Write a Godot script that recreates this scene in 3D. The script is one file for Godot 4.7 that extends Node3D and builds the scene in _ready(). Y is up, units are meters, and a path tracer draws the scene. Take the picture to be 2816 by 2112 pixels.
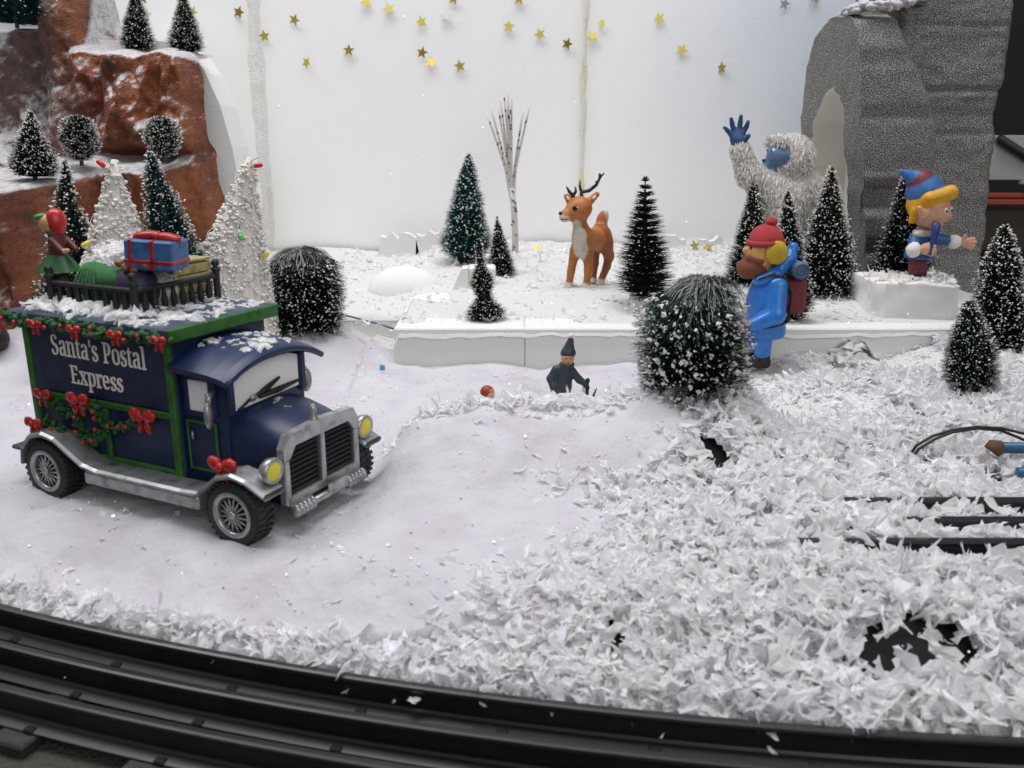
extends Node3D
# Shapes are written in centimetres and scaled to metres when they are committed.
const CM := 0.01
var taken := {}
var rng := RandomNumberGenerator.new()
var nz := FastNoiseLite.new()
var M := {}
var last_body := []


class MB:
	var st := SurfaceTool.new()
	var xf := Transform3D.IDENTITY

	func _init() -> void:
		st.begin(Mesh.PRIMITIVE_TRIANGLES)
		st.set_smooth_group(-1)
		st.set_color(Color.WHITE)

	func flat() -> MB:
		st.set_smooth_group(-1)
		return self

	func smooth() -> MB:
		st.set_smooth_group(0)
		return self

	func col(c: Color) -> MB:
		st.set_color(c)
		return self

	func tri(a: Vector3, b: Vector3, c: Vector3) -> void:
		st.add_vertex((xf * a) * 0.01)
		st.add_vertex((xf * b) * 0.01)
		st.add_vertex((xf * c) * 0.01)

	func quad(a: Vector3, b: Vector3, c: Vector3, d: Vector3) -> void:
		tri(a, b, c)
		tri(a, c, d)

	func box(c: Vector3, s: Vector3, b := 0.03) -> MB:
		flat()
		var h := s * 0.5
		b = minf(b, minf(h.x, minf(h.y, h.z)) * 0.9)
		var p := func(ax: int, g: Vector3) -> Vector3:
			var q := Vector3(g.x * (h.x - b), g.y * (h.y - b), g.z * (h.z - b))
			q[ax] = g[ax] * h[ax]
			return c + q
		for ax in 3:
			var u := (ax + 1) % 3
			var w := (ax + 2) % 3
			for s1: float in [-1.0, 1.0]:
				var cs := []
				for k: Array in [[-1, -1], [-1, 1], [1, 1], [1, -1]]:
					var g := Vector3.ZERO
					g[ax] = s1
					g[u] = k[0] * s1
					g[w] = k[1]
					cs.append(p.call(ax, g))
				quad(cs[0], cs[1], cs[2], cs[3])
			for s2: float in [-1.0, 1.0]:
				for s3: float in [-1.0, 1.0]:
					var g0 := Vector3.ZERO
					g0[ax] = -1.0
					g0[u] = s2
					g0[w] = s3
					var g1 := g0
					g1[ax] = 1.0
					if s2 * s3 > 0:
						quad(p.call(u, g0), p.call(u, g1), p.call(w, g1), p.call(w, g0))
					else:
						quad(p.call(u, g1), p.call(u, g0), p.call(w, g0), p.call(w, g1))
		for x: float in [-1.0, 1.0]:
			for y: float in [-1.0, 1.0]:
				for z: float in [-1.0, 1.0]:
					var g := Vector3(x, y, z)
					if x * y * z > 0:
						tri(p.call(0, g), p.call(2, g), p.call(1, g))
					else:
						tri(p.call(0, g), p.call(1, g), p.call(2, g))
		return self

	func tube(pts: Array, radii: Array, n := 10, squash := 1.0) -> MB:
		smooth()
		var rings := []
		var side := Vector3.ZERO
		for i in pts.size():
			var a: Vector3 = pts[maxi(i - 1, 0)]
			var b: Vector3 = pts[mini(i + 1, pts.size() - 1)]
			var d := (b - a).normalized()
			if side == Vector3.ZERO:
				side = d.cross(Vector3.UP if absf(d.y) < 0.9 else Vector3.RIGHT).normalized()
			side = (side - d * side.dot(d)).normalized()
			var up := side.cross(d).normalized()
			var r: float = radii[mini(i, radii.size() - 1)]
			var ring := []
			for k in n:
				var t := TAU * k / n
				ring.append(pts[i] + side * cos(t) * r + up * sin(t) * r * squash)
			rings.append(ring)
		for i in pts.size() - 1:
			for k in n:
				var k2 := (k + 1) % n
				quad(rings[i][k], rings[i + 1][k], rings[i + 1][k2], rings[i][k2])
		for k in n:
			var k2 := (k + 1) % n
			tri(pts[0], rings[0][k], rings[0][k2])
			tri(pts[-1], rings[-1][k2], rings[-1][k])
		return self

	func ell(c: Vector3, r: Vector3, nu := 12, nv := 8, b := Basis.IDENTITY, rough := 0.0, seed := 1) -> MB:
		smooth()
		var g := RandomNumberGenerator.new()
		g.seed = seed
		var rows := []
		for j in nv + 1:
			var th := PI * j / nv
			var row := []
			for i in nu:
				var ph := TAU * i / nu
				var k := 1.0 + (g.randf() - 0.5) * rough
				if j == 0 or j == nv:
					k = 1.0
				row.append(c + b * (Vector3(sin(th) * cos(ph) * r.x, cos(th) * r.y, sin(th) * sin(ph) * r.z) * k))
			rows.append(row)
		for j in nv:
			for i in nu:
				var i2 := (i + 1) % nu
				if j > 0:
					tri(rows[j][i], rows[j][i2], rows[j + 1][i2])
				if j < nv - 1:
					tri(rows[j][i], rows[j + 1][i2], rows[j + 1][i])
		return self

	func lathe(prof: Array, n := 24, b := Basis.IDENTITY, c := Vector3.ZERO, soft := true) -> MB:
		if soft:
			smooth()
		else:
			flat()
		for i in prof.size() - 1:
			var p: Vector2 = prof[i]
			var q: Vector2 = prof[i + 1]
			for k in n:
				var t := TAU * k / n
				var t2 := TAU * (k + 1) / n if k < n - 1 else 0.0
				var a0 := c + b * Vector3(cos(t) * p.x, p.y, sin(t) * p.x)
				var a1 := c + b * Vector3(cos(t2) * p.x, p.y, sin(t2) * p.x)
				var b0 := c + b * Vector3(cos(t) * q.x, q.y, sin(t) * q.x)
				var b1 := c + b * Vector3(cos(t2) * q.x, q.y, sin(t2) * q.x)
				if p.x > 1e-5:
					tri(a0, b0, a1)
				if q.x > 1e-5:
					tri(a1, b0, b1)
		return self

	func prism(poly: PackedVector2Array, z0: float, z1: float) -> MB:
		flat()
		var t := Geometry2D.triangulate_polygon(poly)
		for i in range(0, t.size(), 3):
			var a := poly[t[i]]
			var b := poly[t[i + 1]]
			var c := poly[t[i + 2]]
			tri(Vector3(a.x, a.y, z1), Vector3(b.x, b.y, z1), Vector3(c.x, c.y, z1))
			tri(Vector3(a.x, a.y, z0), Vector3(c.x, c.y, z0), Vector3(b.x, b.y, z0))
		for i in poly.size():
			var a := poly[i]
			var b := poly[(i + 1) % poly.size()]
			quad(Vector3(a.x, a.y, z0), Vector3(b.x, b.y, z0), Vector3(b.x, b.y, z1), Vector3(a.x, a.y, z1))
		return self

	func sweep(prof: Array, pts: Array, ups: Array, closed := true) -> MB:
		flat()
		var rings := []
		for i in pts.size():
			var d: Vector3 = (pts[mini(i + 1, pts.size() - 1)] - pts[maxi(i - 1, 0)]).normalized()
			var up: Vector3 = ups[mini(i, ups.size() - 1)]
			var side := d.cross(up).normalized()
			var ring := []
			for q: Vector2 in prof:
				ring.append(pts[i] + side * q.x + up * q.y)
			rings.append(ring)
		var n := prof.size()
		for i in pts.size() - 1:
			for k in (n if closed else n - 1):
				var k2 := (k + 1) % n
				quad(rings[i][k], rings[i + 1][k], rings[i + 1][k2], rings[i][k2])
		return self


func numbered(n: String) -> String:
	if not taken.has(n):
		taken[n] = 0
		return n
	taken[n] += 1
	return "%s_%03d" % [n, taken[n]]


func obj(called: String, what, m: Material, parent: Node = null) -> MeshInstance3D:
	var o := MeshInstance3D.new()
	if what is MB:
		what.st.generate_normals()
		o.mesh = what.st.commit()
	else:
		o.mesh = what
	o.material_override = m
	if parent == null:
		o.name = numbered(called)
		add_child(o)
	else:
		o.name = called
		var n := 0
		while parent.has_node(NodePath(String(o.name))):
			n += 1
			o.name = "%s_%03d" % [called, n]
		parent.add_child(o)
	return o


func thing(called: String, label: String, category: String, at := Vector3.ZERO, group := "") -> Node3D:
	var o := Node3D.new()
	o.name = numbered(called)
	add_child(o)
	o.position = at * CM
	tag(o, label, category, group)
	return o


func tag(o: Node, label: String, category := "", group := "", kind := "") -> Node:
	if label:
		o.set_meta("label", label)
	if category:
		o.set_meta("category", category)
	if group:
		o.set_meta("group", group)
	if kind:
		o.set_meta("kind", kind)
	return o


func stuff(o: Node) -> Node:
	o.set_meta("kind", "stuff")
	return o


func mat(c: Color, rough := 0.6, metal := 0.0, lin := true) -> StandardMaterial3D:
	var m := StandardMaterial3D.new()
	m.albedo_color = c.linear_to_srgb() if lin else c
	m.roughness = rough
	m.metallic = metal
	return m


func noise_tex(freq: float, type := FastNoiseLite.TYPE_SIMPLEX_SMOOTH, oct := 4, size := 512, ramp: Gradient = null) -> NoiseTexture2D:
	var n := FastNoiseLite.new()
	n.noise_type = type
	n.frequency = freq
	n.fractal_octaves = oct
	n.seed = 7
	var t := NoiseTexture2D.new()
	t.width = size
	t.height = size
	t.seamless = true
	t.noise = n
	if ramp:
		t.color_ramp = ramp
	return t


func ramp(list: Array) -> Gradient:
	var g := Gradient.new()
	var o := PackedFloat32Array()
	var c := PackedColorArray()
	for k: Array in list:
		o.append(k[0])
		c.append(k[1])
	g.offsets = o
	g.colors = c
	return g


func relief(m: StandardMaterial3D, t: Texture2D, cm: float, per_m: float) -> StandardMaterial3D:
	m.heightmap_enabled = true
	m.heightmap_texture = t
	m.heightmap_scale = cm
	m.uv1_triplanar = true
	m.uv1_scale = Vector3.ONE * per_m
	return m


func cloth_picture(side: int, periods: Array, seed: int) -> ImageTexture:
	var g := RandomNumberGenerator.new()
	g.seed = seed
	var out := PackedFloat32Array()
	out.resize(side * side)
	var amp := 0.5
	for n: int in periods:
		var lat := PackedFloat32Array()
		for i in n * n:
			lat.append(g.randf())
		for y in side:
			var fy := float(y) * n / side
			var y0 := int(fy)
			var ty := smoothstep(0.0, 1.0, fy - y0)
			var r0 := y0 * n
			var r1 := ((y0 + 1) % n) * n
			for x in side:
				var fx := float(x) * n / side
				var x0 := int(fx)
				var x1 := (x0 + 1) % n
				var tx := smoothstep(0.0, 1.0, fx - x0)
				out[y * side + x] += amp * lerpf(lerpf(lat[r0 + x0], lat[r0 + x1], tx), lerpf(lat[r1 + x0], lat[r1 + x1], tx), ty)
		amp *= 0.72
	var im := Image.create(side, side, false, Image.FORMAT_RGB8)
	for y in side:
		for x in side:
			var v := clampf(out[y * side + x] * 0.62, 0.0, 1.0)
			im.set_pixel(x, y, Color(v, v, v))
	return ImageTexture.create_from_image(im)


func grey(v: float) -> Color:
	return Color(v, v, v)


func materials() -> void:
	var fine := noise_tex(0.09, FastNoiseLite.TYPE_SIMPLEX_SMOOTH, 4, 512)
	var beads := noise_tex(0.06, FastNoiseLite.TYPE_CELLULAR, 1, 512)
	var coarse := noise_tex(0.012, FastNoiseLite.TYPE_SIMPLEX_SMOOTH, 5, 512)
	var paint := noise_tex(0.02, FastNoiseLite.TYPE_SIMPLEX_SMOOTH, 5, 512, ramp([[0.0, grey(0.62)], [0.42, grey(0.88)], [1.0, grey(1.0)]]))
	var wear := noise_tex(0.02, FastNoiseLite.TYPE_SIMPLEX_SMOOTH, 5, 512, ramp([[0.0, grey(0.80)], [0.4, grey(0.95)], [1.0, grey(1.0)]]))
	var stone := noise_tex(0.24, FastNoiseLite.TYPE_SIMPLEX_SMOOTH, 3, 1024, ramp([[0.0, Color(0.10, 0.10, 0.105)], [0.38, Color(0.22, 0.215, 0.22)], [0.5, Color(0.40, 0.385, 0.385)], [0.57, Color(0.50, 0.49, 0.48)], [0.66, Color(0.80, 0.80, 0.78)], [1.0, Color(1.0, 1.0, 0.97)]]))
	var felt_tint := noise_tex(0.007, FastNoiseLite.TYPE_SIMPLEX_SMOOTH, 5, 512, ramp([[0.0, Color(0.90, 0.865, 0.885)], [0.45, Color(0.95, 0.938, 0.955)], [1.0, Color(0.98, 0.975, 0.985)]]))
	var fluff := cloth_picture(320, [5, 13, 40, 110], 4)
	M.felt = relief(mat(grey(1.0), 1.0), fluff, 0.24, 9.0)
	M.felt.albedo_texture = felt_tint
	M.felt.albedo_color = Color(0.80, 0.797, 0.805)
	M.felt.rim_enabled = true
	M.felt.rim = 0.4
	M.snow = relief(mat(Color(0.60, 0.597, 0.585), 0.95), fluff, 0.08, 11.0)
	M.foam = relief(mat(Color(0.74, 0.735, 0.71), 0.9), beads, 0.012, 22.0)
	M.board = relief(mat(grey(1.0), 0.85), beads, 0.003, 14.0)
	M.board.vertex_color_use_as_albedo = true
	M.board.albedo_color = Color.WHITE
	M.rock = relief(mat(grey(1.0), 0.85), fine, 0.12, 16.0)
	M.rock.vertex_color_use_as_albedo = true
	M.rock.albedo_texture = paint
	M.stone = relief(mat(grey(0.62), 0.75), stone, 0.015, 5.0)
	M.stone.albedo_texture = stone
	M.stone.uv1_triplanar = true
	M.stone.albedo_color = Color(0.97, 0.965, 0.955)
	M.lining = mat(Color(0.84, 0.82, 0.76), 0.8)
	M.seam = relief(mat(grey(1.0), 0.7), fine, 0.1, 20.0)
	M.seam.vertex_color_use_as_albedo = true
	M.flake = mat(Color(0.975, 0.97, 0.965), 0.28)
	M.flake.vertex_color_use_as_albedo = true
	M.flake.backlight_enabled = true
	M.flake.backlight = Color(1.0, 1.0, 1.0)
	M.glitter = mat(Color(0.9, 0.9, 0.92), 0.2, 0.15)
	M.glitter.vertex_color_use_as_albedo = true
	M.gold = mat(Color(0.62, 0.50, 0.10), 0.3, 0.9)
	M.gold2 = mat(Color(0.60, 0.52, 0.12), 0.42, 0.7)
	M.pearl = mat(Color(0.60, 0.585, 0.57), 0.5, 0.2)
	M.needle_dark = mat(Color(0.012, 0.024, 0.018), 0.6)
	M.needle_green = mat(Color(0.014, 0.042, 0.030), 0.6)
	M.needle_black = mat(Color(0.010, 0.014, 0.012), 0.6)
	M.needle_teal = mat(Color(0.012, 0.125, 0.125), 0.55)
	M.needle_blue = mat(Color(0.014, 0.06, 0.068), 0.55)
	M.fleck = mat(Color(0.78, 0.77, 0.74), 0.8)
	M.frost = mat(Color(0.26, 0.28, 0.26), 0.7)
	M.wire = mat(Color(0.07, 0.06, 0.05), 0.5, 0.4)
	M.trunk = mat(Color(0.05, 0.035, 0.02), 0.7)
	M.flock = relief(mat(Color(0.74, 0.71, 0.665), 0.95), beads, 0.05, 45.0)
	M.birch = relief(mat(Color(0.55, 0.52, 0.49), 0.7), fine, 0.02, 40.0)
	M.mark = mat(Color(0.03, 0.025, 0.025), 0.8)
	M.table = relief(mat(Color(0.022, 0.024, 0.026), 0.9), coarse, 0.06, 10.0)
	M.ballast = relief(mat(Color(0.06, 0.055, 0.045), 0.95), fine, 0.15, 12.0)
	M.rail = mat(Color(0.085, 0.083, 0.082), 0.33, 0.92)
	M.rail2 = mat(Color(0.028, 0.028, 0.030), 0.38, 0.5)
	M.tie = relief(mat(Color(0.022, 0.021, 0.020), 0.55), coarse, 0.02, 30.0)
	# truck paints
	M.navy = paintwork(Color(0.012, 0.027, 0.092), paint, 0.42)
	M.sign_navy = paintwork(Color(0.016, 0.028, 0.080), paint, 0.55)
	M.green = paintwork(Color(0.035, 0.17, 0.022), paint, 0.5)
	M.garland = relief(paintwork(Color(0.030, 0.185, 0.042), paint, 0.5), fine, 0.12, 60.0)
	M.red = paintwork(Color(0.50, 0.018, 0.018), paint, 0.35)
	M.silver = paintwork(Color(0.52, 0.53, 0.54), paint, 0.36)
	M.silver.metallic = 0.65
	M.iron = mat(Color(0.020, 0.020, 0.022), 0.5, 0.2)
	M.dark = mat(Color(0.014, 0.014, 0.014), 0.6)
	M.rubber = mat(Color(0.018, 0.017, 0.016), 0.55)
	M.pane = mat(Color(0.95, 0.945, 0.94), 0.7)
	M.cream = mat(Color(0.66, 0.60, 0.45), 0.6)
	M.letter = mat(Color(0.88, 0.85, 0.77), 0.6)
	M.lens = mat(Color(0.72, 0.62, 0.05), 0.3)
	M.roof = paintwork(Color(0.06, 0.085, 0.15), paint, 0.55)
	M.gift = paintwork(Color(0.055, 0.17, 0.42), paint, 0.5)
	M.wood = paintwork(Color(0.52, 0.43, 0.20), paint, 0.6)
	M.brown = paintwork(Color(0.34, 0.15, 0.05), paint, 0.5)
	M.purple = paintwork(Color(0.035, 0.028, 0.07), paint, 0.5)
	M.vc = mat(grey(1.0), 0.5)
	M.vc.vertex_color_use_as_albedo = true
	M.vc_gloss = mat(grey(1.0), 0.3)
	M.vc_gloss.vertex_color_use_as_albedo = true
	for m: StandardMaterial3D in [M.vc, M.vc_gloss]:
		m.albedo_texture = wear
		m.uv1_triplanar = true
		m.uv1_scale = Vector3.ONE * 24.0
	M.vc_matte = relief(mat(grey(1.0), 0.75), fine, 0.05, 60.0)
	M.vc_matte.vertex_color_use_as_albedo = true
	M.fur = mat(Color(0.70, 0.68, 0.635), 0.8)
	M.knit = relief(mat(Color(0.50, 0.045, 0.055), 0.75), fine, 0.08, 60.0)
	M.yellow = relief(mat(Color(0.66, 0.44, 0.02), 0.7), fine, 0.08, 50.0)
	M.maroon = mat(Color(0.20, 0.032, 0.036), 0.55)
	M.roll = mat(Color(0.075, 0.125, 0.22), 0.6)
	M.belt = mat(Color(0.022, 0.014, 0.012), 0.5)
	M.eye = mat(Color(0.012, 0.010, 0.010), 0.2)
	M.eyewhite = mat(Color(0.8, 0.8, 0.78), 0.3)
	M.white = mat(Color(0.72, 0.70, 0.66), 0.7)
	M.plastic_blue = mat(Color(0.02, 0.10, 0.19), 0.4)
	M.rust = mat(Color(0.10, 0.05, 0.025), 0.8)
	M.panel = mat(Color(0.42, 0.42, 0.44), 0.5)
	M.beam = mat(Color(0.36, 0.055, 0.035), 0.5)
	M.curtain = mat(Color(0.008, 0.008, 0.010), 0.9)
	M.shelf = mat(Color(0.05, 0.04, 0.032), 0.7)
	M.bulb_red = mat(Color(0.62, 0.02, 0.02), 0.2)
	M.bulb_green = mat(Color(0.05, 0.42, 0.12), 0.2)
	M.bulb_yellow = mat(Color(0.68, 0.60, 0.08), 0.2)
	M.bulb_clear = mat(Color(0.60, 0.54, 0.42), 0.25)


func paintwork(c: Color, t: Texture2D, rough: float) -> StandardMaterial3D:
	var m := mat(c, rough)
	m.albedo_texture = t
	m.uv1_triplanar = true
	m.uv1_scale = Vector3.ONE * 14.0
	return m


# ---------- sheets ----------
func sheet(nx: int, ny: int, fn: Callable, cf = null, skip = null) -> ArrayMesh:
	var w := nx + 1
	var vs := PackedVector3Array()
	var cs := PackedColorArray()
	vs.resize(w * (ny + 1))
	if cf != null:
		cs.resize(vs.size())
	for j in ny + 1:
		for i in w:
			vs[j * w + i] = fn.call(float(i) / nx, float(j) / ny) * CM
	var ns := PackedVector3Array()
	ns.resize(vs.size())
	for j in ny + 1:
		for i in w:
			var du := vs[j * w + mini(i + 1, nx)] - vs[j * w + maxi(i - 1, 0)]
			var dv := vs[mini(j + 1, ny) * w + i] - vs[maxi(j - 1, 0) * w + i]
			ns[j * w + i] = du.cross(dv).normalized()
			if cf != null:
				cs[j * w + i] = cf.call(vs[j * w + i] / CM, ns[j * w + i])
	var ix := PackedInt32Array()
	for j in ny:
		for i in nx:
			var a := j * w + i
			if skip != null and skip.call((vs[a] + vs[a + w + 1]) * 0.5 / CM):
				continue
			ix.append_array([a, a + w + 1, a + 1, a, a + w, a + w + 1])
	var arr := []
	arr.resize(Mesh.ARRAY_MAX)
	arr[Mesh.ARRAY_VERTEX] = vs
	arr[Mesh.ARRAY_NORMAL] = ns
	arr[Mesh.ARRAY_INDEX] = ix
	if cf != null:
		arr[Mesh.ARRAY_COLOR] = cs
	var m := ArrayMesh.new()
	m.add_surface_from_arrays(Mesh.PRIMITIVE_TRIANGLES, arr)
	return m


func raw_mesh(vs: PackedVector3Array, cs := PackedColorArray()) -> ArrayMesh:
	# flat triangles, positions in cm
	var out := PackedVector3Array()
	out.resize(vs.size())
	var ns := PackedVector3Array()
	ns.resize(vs.size())
	for i in range(0, vs.size(), 3):
		var n := (vs[i + 2] - vs[i]).cross(vs[i + 1] - vs[i]).normalized()
		for k in 3:
			out[i + k] = vs[i + k] * CM
			ns[i + k] = n
	var arr := []
	arr.resize(Mesh.ARRAY_MAX)
	arr[Mesh.ARRAY_VERTEX] = out
	arr[Mesh.ARRAY_NORMAL] = ns
	if cs.size():
		arr[Mesh.ARRAY_COLOR] = cs
	var m := ArrayMesh.new()
	m.add_surface_from_arrays(Mesh.PRIMITIVE_TRIANGLES, arr)
	return m


# ---------- smooth bodies: tapered capsules and ellipsoids joined on a grid ----------
func cap(a: Vector3, b: Vector3, ra: float, rb: float, c: Color, k := 0.25) -> Array:
	return [0, a, b, ra, rb, c, k]


func ball(c: Vector3, r: Vector3, col: Color, turn := Vector3.ZERO, k := 0.25) -> Array:
	return [1, c, r, Basis.from_euler(turn * PI / 180.0).inverse(), 0.0, col, k]


func cut_below(y: float) -> Array:
	return [2, Vector3(0, y, 0), Vector3.UP, 0.0, 0.0, Color.BLACK, 0.0]


func prim_d(q: Array, p: Vector3) -> float:
	if q[0] == 0:
		var ba: Vector3 = q[2] - q[1]
		var pa: Vector3 = p - q[1]
		var h := clampf(pa.dot(ba) / maxf(ba.length_squared(), 1e-9), 0.0, 1.0)
		return (pa - ba * h).length() - lerpf(q[3], q[4], h)
	if q[0] == 1:
		var l: Vector3 = q[3] * (p - q[1])
		var r: Vector3 = q[2]
		var k0 := (l / r).length()
		var k1 := (l / (r * r)).length()
		return k0 * (k0 - 1.0) / k1 if k1 > 1e-6 else -minf(r.x, minf(r.y, r.z))
	return 1000.0


func body(prims: Array, cell: float) -> ArrayMesh:
	var lo := Vector3.ONE * 1e6
	var hi := -lo
	var boxes := []
	for q: Array in prims:
		var r: Vector3
		var b0: Vector3
		var b1: Vector3
		if q[0] == 0:
			r = Vector3.ONE * maxf(q[3], q[4])
			b0 = q[1].min(q[2]) - r
			b1 = q[1].max(q[2]) + r
		elif q[0] == 1:
			var m: float = maxf(q[2].x, maxf(q[2].y, q[2].z))
			b0 = q[1] - Vector3.ONE * m
			b1 = q[1] + Vector3.ONE * m
		else:
			boxes.append([lo, hi])
			continue
		var pad: float = q[6] + cell * 2.5
		b0 -= Vector3.ONE * pad
		b1 += Vector3.ONE * pad
		boxes.append([b0, b1])
		lo = lo.min(b0)
		hi = hi.max(b1)
	lo -= Vector3.ONE * cell * 2
	var n := Vector3i(((hi - lo) / cell).ceil()) + Vector3i.ONE * 3
	var g := PackedFloat32Array()
	g.resize(n.x * n.y * n.z)
	g.fill(1000.0)
	var sy := n.x
	var sz := n.x * n.y
	for qi in prims.size():
		var q: Array = prims[qi]
		if q[0] == 2:
			for z in n.z:
				for y in n.y:
					var d: float = q[1].y - (lo.y + y * cell)
					if d > -cell * 3:
						for x in n.x:
							var at := z * sz + y * sy + x
							g[at] = maxf(g[at], d)
			continue
		var i0 := Vector3i(((boxes[qi][0] - lo) / cell).floor()).max(Vector3i.ZERO)
		var i1 := Vector3i(((boxes[qi][1] - lo) / cell).ceil()).min(n - Vector3i.ONE)
		var k: float = q[6]
		for z in range(i0.z, i1.z + 1):
			for y in range(i0.y, i1.y + 1):
				for x in range(i0.x, i1.x + 1):
					var d := prim_d(q, lo + Vector3(x, y, z) * cell)
					var at := z * sz + y * sy + x
					var o := g[at]
					var h := maxf(k - absf(d - o), 0.0)
					g[at] = minf(d, o) - (h * h / (4.0 * k) if k > 0.0 else 0.0)
	var idx := PackedInt32Array()
	idx.resize(g.size())
	idx.fill(-1)
	var vs := PackedVector3Array()
	var offs := [0, 1, sy, sy + 1, sz, sz + 1, sz + sy, sz + sy + 1]
	var cv := [Vector3(0, 0, 0), Vector3(1, 0, 0), Vector3(0, 1, 0), Vector3(1, 1, 0), Vector3(0, 0, 1), Vector3(1, 0, 1), Vector3(0, 1, 1), Vector3(1, 1, 1)]
	var edges := [[0, 1], [2, 3], [4, 5], [6, 7], [0, 2], [1, 3], [4, 6], [5, 7], [0, 4], [1, 5], [2, 6], [3, 7]]
	var lim := cell * 2.0
	for z in n.z - 1:
		for y in n.y - 1:
			var row := z * sz + y * sy
			for x in n.x - 1:
				var at := row + x
				if absf(g[at]) > lim:
					continue
				var neg := 0
				for o: int in offs:
					if g[at + o] < 0.0:
						neg += 1
				if neg == 0 or neg == 8:
					continue
				var sum := Vector3.ZERO
				var cnt := 0
				for e: Array in edges:
					var a := g[at + offs[e[0]]]
					var b := g[at + offs[e[1]]]
					if (a < 0.0) != (b < 0.0):
						sum += cv[e[0]].lerp(cv[e[1]], a / (a - b))
						cnt += 1
				idx[at] = vs.size()
				vs.append(lo + (Vector3(x, y, z) + sum / cnt) * cell)
	var ix := PackedInt32Array()
	for z in range(1, n.z - 1):
		for y in range(1, n.y - 1):
			for x in range(1, n.x - 1):
				var at := z * sz + y * sy + x
				var a := g[at]
				if absf(a) > lim:
					continue
				for ax in 3:
					var b := g[at + [1, sy, sz][ax]]
					if (a < 0.0) == (b < 0.0):
						continue
					var u: int = [sy, sz, 1][ax]
					var w: int = [sz, 1, sy][ax]
					var q := [idx[at], idx[at - u], idx[at - u - w], idx[at - w]]
					if q.min() < 0:
						continue
					if a >= 0.0:
						ix.append_array([q[0], q[1], q[2], q[0], q[2], q[3]])
					else:
						ix.append_array([q[0], q[2], q[1], q[0], q[3], q[2]])
	var ns := PackedVector3Array()
	ns.resize(vs.size())
	for i in range(0, ix.size(), 3):
		var f := (vs[ix[i + 2]] - vs[ix[i]]).cross(vs[ix[i + 1]] - vs[ix[i]])
		for k in 3:
			ns[ix[i + k]] += f
	var cs := PackedColorArray()
	cs.resize(vs.size())
	for i in vs.size():
		var best := 1e9
		for q: Array in prims:
			var d := prim_d(q, vs[i])
			if d < best:
				best = d
				cs[i] = q[5]
		ns[i] = ns[i].normalized()
		vs[i] *= CM
	var arr := []
	arr.resize(Mesh.ARRAY_MAX)
	arr[Mesh.ARRAY_VERTEX] = vs
	arr[Mesh.ARRAY_NORMAL] = ns
	arr[Mesh.ARRAY_COLOR] = cs
	arr[Mesh.ARRAY_INDEX] = ix
	last_body = [vs, ns, cs]
	var m := ArrayMesh.new()
	m.add_surface_from_arrays(Mesh.PRIMITIVE_TRIANGLES, arr)
	return m


# ---------- terrain ----------
const RAIL_C := Vector2(18.64, -112.15)
const RAIL_R := 94.44
const HOLES := [[7.3, -29.5, 0.7, 0.8], [11.9, -30.4, 0.4, 0.7], [10.35, -20.4, 1.75, 0.72], [2.78, -21.3, 0.22, 0.4], [15.9, -34.4, 0.55, 0.45], [17.7, -30.4, 0.6, 1.0], [14.1, -24.0, 1.5, 0.5], [11.8, -24.0, 0.9, 0.5], [13.2, -31.0, 0.3, 0.3], [15.0, -29.9, 0.35, 0.5]]


func sm(a: float, b: float, x: float) -> float:
	return smoothstep(a, b, x)


func ground(x: float, z: float) -> float:
	var d := -z
	var s := RAIL_R - (Vector2(x, z) - RAIL_C).length()
	var y := -1.35
	if s > 0.3:
		y = lerpf(-1.35, -0.95, sm(0.3, 0.9, s))
	y += 1.15 * sm(0.7, 3.6, s)
	y += 0.75 * sm(35.0, 45.0, d) * (1.0 if x > -8.0 else 0.6)
	y += 2.0 * sm(47.0, 58.0, d) * (1.0 - sm(-9.0, -6.5, x)) + 0.6 * sm(47.0, 58.0, d) * sm(-9.0, -6.5, x)
	# the mound in the middle
	var w := sm(-5.8, -2.8, x) * (1.0 - sm(7.5, 13.5, x) * 0.9)
	var zc := 33.0 + 0.05 * x
	var t := (d - zc) / (3.9 if d < zc else 1.9)
	y += 2.6 * w * exp(-t * t) * (1.0 + 0.22 * nz.get_noise_2d(x * 24.0, z * 24.0 + 70.0))
	# hill under the left bush
	y += 3.3 * (1.0 - sm(-21.0, -17.0, x)) * sm(44.0, 49.5, d)
	y += 1.9 * exp(-pow((x + 11.5) / 4.2, 2) - pow((d - 48.0) / 3.6, 2))
	# right back rises
	y += 1.15 * sm(10.0, 16.0, x) * sm(29.0, 36.0, d) * (1.0 - 0.75 * sm(38.5, 42.0, d) * (1.0 - sm(20.0, 24.0, x)))
	# right bank that buries the second track
	y += 0.35 * sm(4.0, 9.0, x) * sm(1.5, 4.0, s)
	y += 0.5 * exp(-pow((x - 9.0) / 2.4, 2) - pow((d - 26.3) / 2.6, 2))
	y += 0.42 * nz.get_noise_2d(x * 26.0 + 300.0, z * 26.0) * sm(2.0, 8.0, x + (d - 26.0) * -0.4) * sm(0.8, 2.5, s) * (1.0 - 0.8 * sm(10.0, 13.0, x) * sm(22.5, 23.5, d) * (1.0 - sm(27.6, 28.6, d)))
	y += (nz.get_noise_2d(x * 9.0, z * 9.0) * 0.28 + nz.get_noise_2d(x * 30.0, z * 30.0) * 0.10) * sm(0.5, 2.0, s)
	return y


func in_hole(x: float, z: float, grow := 1.0) -> bool:
	for h: Array in HOLES:
		var p := Vector2((x - h[0]) / h[2], (z - h[1]) / h[3])
		if p.length() < grow * (1.0 + 0.9 * nz.get_noise_2d(x * 60.0, z * 60.0)):
			return true
	return false


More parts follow.
